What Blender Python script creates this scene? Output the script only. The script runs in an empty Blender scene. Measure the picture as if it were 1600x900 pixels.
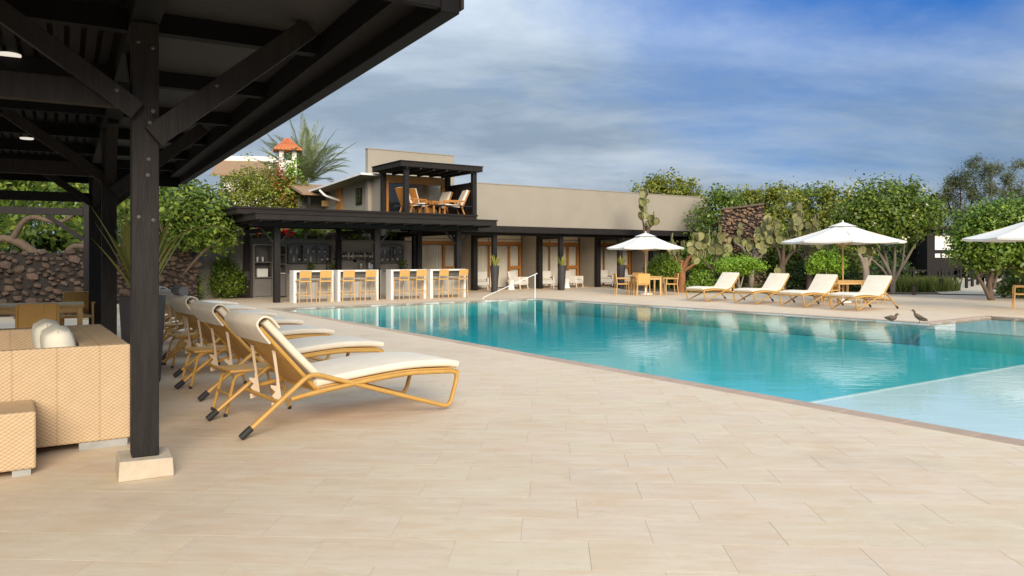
import bpy, bmesh, math, random
import numpy as np
from mathutils import Vector, Matrix
random.seed(7); RNG = np.random.default_rng(11)
R = math.radians
scene = bpy.context.scene
COL = scene.collection

# ------------------------------------------------------------------ camera
CAM_H, FPX, HOR = 1.5, 1200.0, 403.0
cd = bpy.data.cameras.new('camera'); cam = bpy.data.objects.new('camera', cd); COL.objects.link(cam)
cam.location = (0, 0, CAM_H); cam.rotation_euler = (R(90), 0, 0)
cd.sensor_width = 36; cd.lens = 27.0; cd.shift_y = -(450 - HOR) / 1600
cd.clip_start = .05; cd.clip_end = 3000
scene.camera = cam

# ------------------------------------------------------------------ sky, sun, exposure
SUN_EL, SUN_AZ = 24.0, 166.0          # azimuth clockwise from +Y: the sun stands behind the camera
world = bpy.data.worlds.new('World'); scene.world = world; world.use_nodes = True
nt = world.node_tree; nt.nodes.clear()
def N(t, kind, **kw):
    n = t.nodes.new(kind)
    for k, v in kw.items(): setattr(n, k, v)
    return n
L = nt.links.new
wo = N(nt, 'ShaderNodeOutputWorld'); bg = N(nt, 'ShaderNodeBackground'); L(bg.outputs[0], wo.inputs[0])
sky = N(nt, 'ShaderNodeTexSky', sky_type='NISHITA', sun_disc=False)
sky.sun_elevation = R(SUN_EL); sky.sun_rotation = R(SUN_AZ); sky.air_density = 1.0; sky.dust_density = .6; sky.ozone_density = 2.0
tc = N(nt, 'ShaderNodeTexCoord'); sep = N(nt, 'ShaderNodeSeparateXYZ'); L(tc.outputs['Generated'], sep.inputs[0])
def math_(t, op, a, b=None, clamp=False):
    n = N(t, 'ShaderNodeMath', operation=op, use_clamp=clamp)
    for i, v in enumerate((a, b)):
        if v is None: continue
        if isinstance(v, (int, float)): n.inputs[i].default_value = v
        else: t.links.new(v, n.inputs[i])
    return n.outputs[0]
zc = math_(nt, 'ADD', math_(nt, 'MAXIMUM', sep.outputs[2], 0.0), .26)
comb = N(nt, 'ShaderNodeCombineXYZ')
L(math_(nt, 'DIVIDE', sep.outputs[0], zc), comb.inputs[0]); L(math_(nt, 'DIVIDE', sep.outputs[1], zc), comb.inputs[1])
n1 = N(nt, 'ShaderNodeTexNoise'); n1.inputs['Scale'].default_value = .85; n1.inputs['Detail'].default_value = 9; n1.inputs['Roughness'].default_value = .62
n1.inputs['Distortion'].default_value = .25
mp = N(nt, 'ShaderNodeMapping'); mp.inputs['Location'].default_value = (3.1, 7.4, 0); mp.inputs['Scale'].default_value = (.8, 1.1, 1)
L(comb.outputs[0], mp.inputs[0]); L(mp.outputs[0], n1.inputs['Vector'])
# broken cloud with one blue opening high on the right
hole = N(nt, 'ShaderNodeVectorMath', operation='DISTANCE'); L(tc.outputs['Generated'], hole.inputs[0]); hole.inputs[1].default_value = Vector((.40, .80, .52)).normalized()
gap = math_(nt, 'SUBTRACT', .50, math_(nt, 'MULTIPLY', hole.outputs['Value'], 1.0))
cov = math_(nt, 'SUBTRACT', math_(nt, 'ADD', .34, math_(nt, 'MULTIPLY', n1.outputs[0], .85)), math_(nt, 'MAXIMUM', gap, 0.0))
cov = math_(nt, 'SUBTRACT', cov, math_(nt, 'MULTIPLY', math_(nt, 'MAXIMUM', gap, 0.0), .7))
cr = N(nt, 'ShaderNodeValToRGB'); L(cov, cr.inputs[0])
cr.color_ramp.elements[0].position = .32; cr.color_ramp.elements[0].color = (0, 0, 0, 1)
cr.color_ramp.elements[1].position = .70; cr.color_ramp.elements[1].color = (1, 1, 1, 1)
n2 = N(nt, 'ShaderNodeTexNoise'); n2.inputs['Scale'].default_value = 1.25; n2.inputs['Detail'].default_value = 7; n2.inputs['Roughness'].default_value = .6; n2.inputs['Distortion'].default_value = .2
mp2 = N(nt, 'ShaderNodeMapping'); mp2.inputs['Location'].default_value = (11.3, 2.4, 0); mp2.inputs['Scale'].default_value = (.6, 1.3, 1)
L(comb.outputs[0], mp2.inputs[0]); L(mp2.outputs[0], n2.inputs['Vector'])
cc = N(nt, 'ShaderNodeValToRGB'); L(n2.outputs[0], cc.inputs[0])
SKY_S = .10
cc.color_ramp.elements[0].position = .39; cc.color_ramp.elements[0].color = (1.45, 1.90, 2.45, 1)
cc.color_ramp.elements[1].position = .62; cc.color_ramp.elements[1].color = (2.75, 3.2, 3.7, 1)
skm = N(nt, 'ShaderNodeMix', data_type='RGBA', blend_type='MULTIPLY'); skm.inputs[0].default_value = 1.0
L(sky.outputs[0], skm.inputs[6]); skm.inputs[7].default_value = (.040, .225, .50, 1)
mx = N(nt, 'ShaderNodeMix', data_type='RGBA'); L(cr.outputs[0], mx.inputs[0]); L(skm.outputs[2], mx.inputs[6]); L(cc.outputs[0], mx.inputs[7])
ovc = math_(nt, 'MULTIPLY', math_(nt, 'ADD', 1.0, math_(nt, 'MULTIPLY', math_(nt, 'MAXIMUM', sep.outputs[2], 0.0), 2.0)), .80)     # an overcast sky is brighter overhead
grad = N(nt, 'ShaderNodeVectorMath', operation='SCALE'); L(mx.outputs[2], grad.inputs[0]); L(ovc, grad.inputs['Scale'])
L(grad.outputs[0], bg.inputs[0]); bg.inputs[1].default_value = SKY_S
sd = bpy.data.lights.new('sun', 'SUN'); sun = bpy.data.objects.new('sun', sd); COL.objects.link(sun)
sd.energy = 2.45; sd.angle = R(32); sd.color = (1.0, .88, .72)
az = R(SUN_AZ); sv = Vector((math.sin(az) * math.cos(R(SUN_EL)), math.cos(az) * math.cos(R(SUN_EL)), math.sin(R(SUN_EL))))
sun.rotation_euler = sv.to_track_quat('Z', 'Y').to_euler()
scene.view_settings.view_transform = 'Standard'; scene.view_settings.look = 'None'
scene.view_settings.exposure = .95; scene.view_settings.gamma = 1.0
scene.render.engine = 'CYCLES'
scene.cycles.use_denoising = True
scene.cycles.max_bounces = 10; scene.cycles.transparent_max_bounces = 16; scene.cycles.diffuse_bounces = 4
scene.cycles.caustics_reflective = False; scene.cycles.caustics_refractive = False
scene.cycles.sample_clamp_indirect = 6

# ------------------------------------------------------------------ coordinates
def at(px, py, z=0.0):
    """The place in the scene, at height z, that the photograph shows at this pixel."""
    d = FPX * (CAM_H - z) / (py - HOR)
    return Vector(((px - 800) / FPX * d, d, z))
def far(px, py, d):
    return Vector(((px - 800) / FPX * d, d, CAM_H + (HOR - py) / FPX * d))
def project(p):
    return (800 + FPX * p[0] / p[1], HOR - FPX * (p[2] - CAM_H) / p[1])
A = R(34.3); CA, SA = math.cos(A), math.sin(A)      # the direction of pool, bar and hotel
class Frame:
    def __init__(s, x, y, a): s.o = Vector((x, y, 0)); s.a = a; s.c, s.s = math.cos(a), math.sin(a)
    def w(s, t, v, z=0.0): return Vector((s.o.x + t*s.c - v*s.s, s.o.y + t*s.s + v*s.c, z))
    def l(s, p): dx, dy = p[0]-s.o.x, p[1]-s.o.y; return (dx*s.c + dy*s.s, -dx*s.s + dy*s.c)
POOL = Frame(-7.03, 22.8, A); BAR = Frame(-7.86, 25.7, A); HOTEL = Frame(-.79, 34.0, A); SHEL = Frame(-2.56, 5.35, R(30.1))

# ------------------------------------------------------------------ materials
MATS = {}
def mat(name, col, col2=None, rough=.6, scale=6.0, stretch=(1, 1, 1), bump=0.0, bscale=None, vary=0.0, metal=0.0, spec=.5, coat=0.0, detail=5, trans=0.0, island=False, alpha=None, sheen=0.0):
    """Two-tone noise colour, a little per-object (or per-piece) variation, a fine bump."""
    if name in MATS: return MATS[name]
    m = bpy.data.materials.new(name); m.use_nodes = True; t = m.node_tree; MATS[name] = m
    b = t.nodes['Principled BSDF']; lk = t.links.new
    b.inputs['Roughness'].default_value = rough; b.inputs['Metallic'].default_value = metal
    b.inputs['Specular IOR Level'].default_value = spec; b.inputs['Coat Weight'].default_value = coat
    if sheen: b.inputs['Sheen Weight'].default_value = sheen
    tc = N(t, 'ShaderNodeTexCoord'); mp = N(t, 'ShaderNodeMapping'); mp.inputs['Scale'].default_value = stretch
    lk(tc.outputs['Object'], mp.inputs[0])
    oi = N(t, 'ShaderNodeObjectInfo'); rnd = oi.outputs['Random']
    if island:
        g = N(t, 'ShaderNodeNewGeometry'); rnd = math_(t, 'FRACT', math_(t, 'ADD', rnd, g.outputs['Random Per Island']))
    off = N(t, 'ShaderNodeCombineXYZ'); lk(math_(t, 'MULTIPLY', rnd, 37.0), off.inputs[0]); lk(math_(t, 'MULTIPLY', rnd, 17.0), off.inputs[1])
    lk(off.outputs[0], mp.inputs['Location'])
    nz = N(t, 'ShaderNodeTexNoise'); nz.inputs['Scale'].default_value = scale; nz.inputs['Detail'].default_value = detail; nz.inputs['Roughness'].default_value = .6
    lk(mp.outputs[0], nz.inputs['Vector'])
    c2 = col2 or tuple(c * .75 for c in col)
    rp = N(t, 'ShaderNodeValToRGB'); rp.color_ramp.elements[0].position = .3; rp.color_ramp.elements[1].position = .7
    rp.color_ramp.elements[0].color = (*c2, 1); rp.color_ramp.elements[1].color = (*col, 1)
    lk(nz.outputs[0], rp.inputs[0]); cout = rp.outputs[0]
    if vary:
        hs = N(t, 'ShaderNodeHueSaturation'); lk(cout, hs.inputs['Color'])
        lk(math_(t, 'ADD', math_(t, 'MULTIPLY', rnd, 2 * vary), 1 - vary), hs.inputs['Value'])
        lk(math_(t, 'ADD', math_(t, 'MULTIPLY', math_(t, 'FRACT', math_(t, 'MULTIPLY', rnd, 7.3)), .014), .493), hs.inputs['Hue']); cout = hs.outputs[0]
    lk(cout, b.inputs['Base Color'])
    if bump:
        bn = N(t, 'ShaderNodeTexNoise'); bn.inputs['Scale'].default_value = bscale or scale * 4; bn.inputs['Detail'].default_value = 4
        lk(mp.outputs[0], bn.inputs['Vector'])
        bm_ = N(t, 'ShaderNodeBump'); bm_.inputs['Strength'].default_value = bump; bm_.inputs['Distance'].default_value = .02
        lk(bn.outputs[0], bm_.inputs['Height']); lk(bm_.outputs[0], b.inputs['Normal'])
    if trans:
        tr = N(t, 'ShaderNodeBsdfTranslucent'); lk(cout, tr.inputs[0])
        ms = N(t, 'ShaderNodeMixShader'); ms.inputs[0].default_value = trans
        out = [n for n in t.nodes if n.type == 'OUTPUT_MATERIAL'][0]
        lk(b.outputs[0], ms.inputs[1]); lk(tr.outputs[0], ms.inputs[2]); lk(ms.outputs[0], out.inputs[0])
    return m
def leafmat(name, c1, c2, c3=None, trans=.3, rough=.45):
    """Leaves: each leaf takes its own green between c1 and c3."""
    m = bpy.data.materials.new(name); m.use_nodes = True; t = m.node_tree; MATS[name] = m
    b = t.nodes['Principled BSDF']; lk = t.links.new
    g = N(t, 'ShaderNodeNewGeometry'); rp = N(t, 'ShaderNodeValToRGB'); lk(g.outputs['Random Per Island'], rp.inputs[0])
    rp.color_ramp.elements[0].color = (*c1, 1); rp.color_ramp.elements[1].color = (*(c3 or c2), 1)
    e = rp.color_ramp.elements.new(.55); e.color = (*c2, 1)
    b.inputs['Roughness'].default_value = rough; b.inputs['Specular IOR Level'].default_value = .35
    lk(rp.outputs[0], b.inputs['Base Color'])
    tr = N(t, 'ShaderNodeBsdfTranslucent'); lk(rp.outputs[0], tr.inputs[0])
    ms = N(t, 'ShaderNodeMixShader'); ms.inputs[0].default_value = trans
    out = [n for n in t.nodes if n.type == 'OUTPUT_MATERIAL'][0]
    lk(b.outputs[0], ms.inputs[1]); lk(tr.outputs[0], ms.inputs[2]); lk(ms.outputs[0], out.inputs[0])
    return m
def weavemat(name, col, col2, pitch=.02, rough=.55, depth=.6):
    """Woven strands: over-and-under checks in fine relief, seams every few strands."""
    m = bpy.data.materials.new(name); m.use_nodes = True; t = m.node_tree; MATS[name] = m
    b = t.nodes['Principled BSDF']; lk = t.links.new; b.inputs['Roughness'].default_value = rough
    tc = N(t, 'ShaderNodeTexCoord'); sp = N(t, 'ShaderNodeSeparateXYZ'); lk(tc.outputs['Object'], sp.inputs[0])
    ge = N(t, 'ShaderNodeNewGeometry'); sn = N(t, 'ShaderNodeSeparateXYZ'); lk(ge.outputs['True Normal'], sn.inputs[0]); up = math_(t, 'GREATER_THAN', math_(t, 'ABSOLUTE', sn.outputs[2]), .6)
    u = math_(t, 'ADD', sp.outputs[0], math_(t, 'MULTIPLY', sp.outputs[1], math_(t, 'SUBTRACT', 1.0, up))); v = math_(t, 'ADD', sp.outputs[2], math_(t, 'MULTIPLY', sp.outputs[1], up))
    k = math.pi / pitch
    su = math_(t, 'SINE', math_(t, 'MULTIPLY', u, k)); svv = math_(t, 'SINE', math_(t, 'MULTIPLY', v, k * 1.5))
    w = math_(t, 'ADD', math_(t, 'MULTIPLY', math_(t, 'MULTIPLY', su, svv), .5), .5)
    nz = N(t, 'ShaderNodeTexNoise'); nz.inputs['Scale'].default_value = 9; nz.inputs['Detail'].default_value = 6; lk(tc.outputs['Object'], nz.inputs['Vector'])
    seam = math_(t, 'GREATER_THAN', math_(t, 'SINE', math_(t, 'MULTIPLY', u, 2 * math.pi / .29)), .985)
    f = math_(t, 'ADD', math_(t, 'MULTIPLY', w, .55), math_(t, 'MULTIPLY', nz.outputs[0], .55))
    f = math_(t, 'SUBTRACT', f, math_(t, 'MULTIPLY', seam, .35), True)
    mx = N(t, 'ShaderNodeMix', data_type='RGBA'); lk(f, mx.inputs[0]); mx.inputs[6].default_value = (*col2, 1); mx.inputs[7].default_value = (*col, 1)
    lk(mx.outputs[2], b.inputs['Base Color'])
    bp = N(t, 'ShaderNodeBump'); bp.inputs['Strength'].default_value = depth; bp.inputs['Distance'].default_value = .006
    lk(w, bp.inputs['Height']); lk(bp.outputs[0], b.inputs['Normal'])
    return m
def glassmat(name, tint=(.9, .95, .95), refl=1.0, rough=.02, base=None, opac=0.0):
    m = bpy.data.materials.new(name); m.use_nodes = True; t = m.node_tree; t.nodes.clear(); lk = t.links.new; MATS[name] = m
    out = N(t, 'ShaderNodeOutputMaterial'); tr = N(t, 'ShaderNodeBsdfTransparent'); tr.inputs[0].default_value = (*tint, 1)
    gl = N(t, 'ShaderNodeBsdfGlossy'); gl.inputs['Roughness'].default_value = rough
    fr = N(t, 'ShaderNodeFresnel'); fr.inputs[0].default_value = 1.5; gb = N(t, 'ShaderNodeNewGeometry')
    ms = N(t, 'ShaderNodeMixShader'); lk(math_(t, 'MULTIPLY', math_(t, 'MULTIPLY', fr.outputs[0], refl), math_(t, 'SUBTRACT', 1.0, gb.outputs['Backfacing']), True), ms.inputs[0])
    lk(tr.outputs[0], ms.inputs[1]); lk(gl.outputs[0], ms.inputs[2]); lk(ms.outputs[0], out.inputs[0])
    return m

M_ = {}
M_['blackwood'] = mat('black stained timber', (.022, .0185, .0175), (.0125, .0108, .0105), rough=.6, scale=5, stretch=(5, 5, .6), bump=.25, bscale=18, spec=.2)
M_['shadewood'] = mat('shade darkened roof timber', (.0062, .0055, .0058), (.0042, .0037, .0039), rough=.75, scale=5, stretch=(5, 5, .6), bump=.2, spec=.15)  # the black timber again, its colour deepened for the shade under the roof
M_['darkmetal'] = mat('black roof metal', (.026, .021, .0195), (.018, .015, .014), rough=.8, scale=3, bump=.05, spec=.2)
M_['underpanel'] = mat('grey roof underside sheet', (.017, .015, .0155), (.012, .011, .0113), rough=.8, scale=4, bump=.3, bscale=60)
M_['bolt'] = mat('galvanised bolt', (.11, .10, .09), (.06, .05, .045), rough=.5, metal=.3)
M_['concrete'] = mat('pale stone footing', (.54, .455, .345), (.45, .37, .27), rough=.85, scale=8, bump=.3)
M_['tile'] = mat('travertine tile', (.66, .545, .412), (.59, .468, .328), rough=.62, scale=2.4, stretch=(.8, 5.0, 1), bump=.08, bscale=16, vary=.016, spec=.3, island=True, detail=8)
def blotch(m, col, scale, lo, hi, amt):
    t = m.node_tree; b = t.nodes['Principled BSDF']; src = b.inputs['Base Color'].links[0].from_socket; mp = [n for n in t.nodes if n.type == 'MAPPING'][0]
    mq = N(t, 'ShaderNodeVectorMath', operation='MULTIPLY_ADD'); t.links.new(mp.outputs[0], mq.inputs[0]); mq.inputs[1].default_value = (1.6, .55, 1); mq.inputs[2].default_value = (5, 9, 2)
    n = N(t, 'ShaderNodeTexNoise'); n.inputs['Scale'].default_value = scale; n.inputs['Detail'].default_value = 6; n.inputs['Roughness'].default_value = .65; n.inputs['Distortion'].default_value = .5; t.links.new(mq.outputs[0], n.inputs['Vector'])
    mr = N(t, 'ShaderNodeMapRange'); mr.inputs[1].default_value = lo; mr.inputs[2].default_value = hi; mr.inputs[4].default_value = amt; t.links.new(n.outputs[0], mr.inputs[0])
    mx = N(t, 'ShaderNodeMix', data_type='RGBA'); t.links.new(mr.outputs[0], mx.inputs[0]); t.links.new(src, mx.inputs[6]); mx.inputs[7].default_value = (*col, 1); t.links.new(mx.outputs[2], b.inputs['Base Color'])
blotch(M_['tile'], (.585, .40, .24), 1.5, .46, .70, .58)
blotch(M_['tile'], (.42, .345, .26), 3.2, .58, .80, .5)
def stains(m, col, scale, lo, hi, amt):
    t = m.node_tree; b = t.nodes['Principled BSDF']; src = b.inputs['Base Color'].links[0].from_socket; g = N(t, 'ShaderNodeNewGeometry')
    n = N(t, 'ShaderNodeTexNoise'); n.inputs['Scale'].default_value = scale; n.inputs['Detail'].default_value = 8; n.inputs['Roughness'].default_value = .68; t.links.new(g.outputs['Position'], n.inputs['Vector'])
    mr = N(t, 'ShaderNodeMapRange'); mr.inputs[1].default_value = lo; mr.inputs[2].default_value = hi; mr.inputs[4].default_value = amt; t.links.new(n.outputs[0], mr.inputs[0])
    mx = N(t, 'ShaderNodeMix', data_type='RGBA'); t.links.new(mr.outputs[0], mx.inputs[0]); t.links.new(src, mx.inputs[6]); mx.inputs[7].default_value = (*col, 1); t.links.new(mx.outputs[2], b.inputs['Base Color'])
stains(M_['tile'], (.40, .315, .225), .55, .54, .78, .60); stains(M_['tile'], (.42, .33, .24), 42, .56, .74, .40); stains(M_['tile'], (.74, .66, .56), 9, .58, .76, .35)
M_['grout'] = mat('sand grout', (.50, .405, .295), (.42, .335, .24), rough=.95, scale=20)
M_['coping'] = mat('brown coping stone', (.46, .335, .24), (.40, .28, .195), rough=.6, scale=4, bump=.1, vary=.08, island=True)
M_['basin'] = mat('pale pool plaster', (.74, .74, .71), (.68, .69, .67), rough=.7, scale=1.2)
M_['gold'] = mat('honey coloured frame', (.52, .30, .072), (.45, .245, .052), rough=.38, scale=9, bump=.03, spec=.5)
M_['honeylight'] = mat('light honey rattan frame', (.62, .40, .16), (.52, .31, .11), rough=.5, scale=14, bump=.05)
M_['rubber'] = mat('black rubber', (.02, .02, .021), rough=.7)
M_['cream'] = mat('cream canvas', (.72, .645, .53), (.66, .58, .465), rough=.9, scale=5, bump=.35, bscale=7, sheen=.1)
M_['white_cloth'] = mat('white parasol canvas', (.76, .745, .715), (.72, .705, .68), rough=.85, scale=4, bump=.05, trans=.12)
M_['beigeplastic'] = mat('beige bracket', (.62, .50, .37), (.55, .43, .31), rough=.55)
M_['weave'] = weavemat('woven rattan', (.60, .44, .27), (.40, .27, .15), pitch=.021)
M_['weavegold'] = weavemat('woven honey sling', (.62, .36, .10), (.46, .24, .055), pitch=.012, depth=.3)
M_['weavestool'] = weavemat('woven honey panel', (.66, .39, .12), (.50, .27, .07), pitch=.016, depth=.3)
M_['graymetal'] = mat('grey metal foot', (.45, .45, .43), rough=.45, metal=.3)
M_['tanwall'] = mat('tan plaster', (.325, .287, .232), (.30, .264, .212), rough=.9, scale=1.3, bump=.1, bscale=40)
M_['tanwall2'] = mat('grey tan plaster', (.30, .265, .215), (.275, .24, .195), rough=.9, scale=1.3, bump=.1, bscale=40)
stains(M_['tanwall'], (.25, .21, .16), .8, .55, .85, .4); stains(M_['coping'], (.30, .22, .16), 1.2, .5, .8, .5)
M_['graywall'] = mat('grey plaster', (.36, .325, .29), (.31, .28, .25), rough=.85, scale=2, bump=.1)
M_['graycab'] = mat('grey cupboard', (.17, .155, .14), (.14, .127, .116), rough=.5, scale=3)
M_['whitelam'] = mat('white counter stone', (.80, .78, .75), (.74, .72, .69), rough=.35, scale=3)
M_['grayback'] = mat('mid grey counter panel', (.42, .40, .37), (.38, .36, .33), rough=.6)  # grey panels inside the counters and in their gap
M_['orangewood'] = mat('orange varnished wood', (.50, .215, .045), (.38, .15, .030), rough=.4, scale=4, stretch=(6, 6, .7), bump=.05)
M_['curtain'] = mat('cream curtain', (.86, .81, .72), (.82, .76, .67), rough=.9, scale=3, trans=.1)
M_['whitepaint'] = mat('white paint', (.80, .78, .74), (.74, .72, .68), rough=.5, scale=3)
M_['whiterattan'] = weavemat('woven white rattan', (.78, .75, .69), (.60, .57, .52), pitch=.03)
M_['pot'] = mat('charcoal planter', (.050, .048, .052), (.04, .038, .042), rough=.55, scale=4, bump=.05)
M_['glass'] = glassmat('window glass', (.975, .98, .975), .7)
M_['darkglass'] = mat('dark glass', (.02, .022, .024), (.015, .016, .018), rough=.06, spec=.7)
M_['steel'] = mat('brushed steel', (.62, .62, .61), (.5, .5, .5), rough=.3, metal=.9)
M_['lava'] = mat('lava stone', (.125, .083, .056), (.062, .042, .033), rough=.95, scale=7, bump=.8, bscale=20, vary=.42, island=True)
M_['lavacore'] = mat('dark wall core', (.035, .028, .024), rough=1.0)
M_['bark'] = mat('grey brown bark', (.15, .105, .072), (.085, .06, .043), rough=.95, scale=8, stretch=(2, 2, .4), bump=.7, bscale=14)
M_['barkpale'] = mat('pale smooth bark', (.36, .30, .23), (.25, .20, .15), rough=.9, scale=6, bump=.4)
M_['barkorange'] = mat('orange cactus bark', (.34, .155, .07), (.20, .085, .04), rough=.95, scale=9, stretch=(2, 2, .5), bump=.8, bscale=18)
M_['pad'] = mat('cactus pad', (.15, .18, .05), (.25, .21, .10), rough=.6, scale=5, bump=.15, bscale=30, vary=.28)
M_['soil'] = mat('garden soil', (.17, .115, .075), (.11, .075, .05), rough=1.0, scale=3, bump=.5)
M_['ground'] = mat('dry earth', (.20, .16, .10), (.13, .12, .06), rough=1.0, scale=.6, bump=.4)
M_['terracotta'] = mat('terracotta', (.50, .16, .06), (.40, .12, .045), rough=.8, scale=6, vary=.15)
M_['whitewash'] = mat('whitewash', (.80, .77, .72), (.70, .66, .60), rough=.9, scale=3, bump=.15)
M_['thatch'] = mat('brown tiled roof', (.33, .21, .12), (.24, .15, .085), rough=.95, scale=12, bump=.5)
M_['lamp'] = mat('ceiling light diffuser', (.8, .76, .7)); M_['lamp'].node_tree.nodes['Principled BSDF'].inputs['Emission Color'].default_value = (1, .93, .82, 1); M_['lamp'].node_tree.nodes['Principled BSDF'].inputs['Emission Strength'].default_value = .35
M_['leaf_bright'] = leafmat('bright green leaves', (.075, .15, .016), (.18, .30, .032), (.32, .43, .06))
M_['leaf_mid'] = leafmat('mid green leaves', (.045, .092, .012), (.125, .195, .022), (.27, .33, .05))
M_['leaf_olive'] = leafmat('olive leaves', (.085, .118, .015), (.21, .24, .028), (.38, .38, .06))
M_['leaf_dark'] = leafmat('dark green leaves', (.018, .042, .010), (.045, .085, .018), (.10, .14, .03))
M_['leaf_lime'] = leafmat('lime leaves', (.12, .24, .016), (.22, .38, .03), (.34, .50, .06))
M_['leaf_hedge'] = leafmat('glossy hedge leaves', (.045, .10, .012), (.14, .235, .026), (.31, .40, .065), rough=.35)
M_['leaf_feather'] = leafmat('feathery grey green leaves', (.085, .11, .045), (.15, .175, .07), (.24, .25, .11))
M_['leaf_red'] = leafmat('red bracts', (.30, .05, .03), (.40, .10, .05), (.30, .20, .06))
M_['leaf_palm'] = leafmat('palm leaflets', (.14, .175, .070), (.24, .28, .12), (.37, .40, .19))
M_['leaf_agave'] = leafmat('yellow green agave', (.20, .23, .04), (.34, .34, .07), (.46, .43, .12))
M_['flower_white'] = leafmat('pale blossom', (.75, .68, .42), (.82, .78, .60), (.85, .80, .5))
M_['flower_red'] = leafmat('red flower', (.65, .02, .015), (.75, .03, .02), (.8, .06, .03))
M_['grass'] = leafmat('grass blades', (.07, .11, .02), (.15, .19, .04), (.27, .27, .07))
M_['duck'] = mat('brown feathers', (.16, .10, .06), (.07, .045, .03), rough=.8, scale=30, bump=.2)
M_['duckpale'] = mat('pale feathers', (.55, .48, .40), rough=.8)

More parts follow.
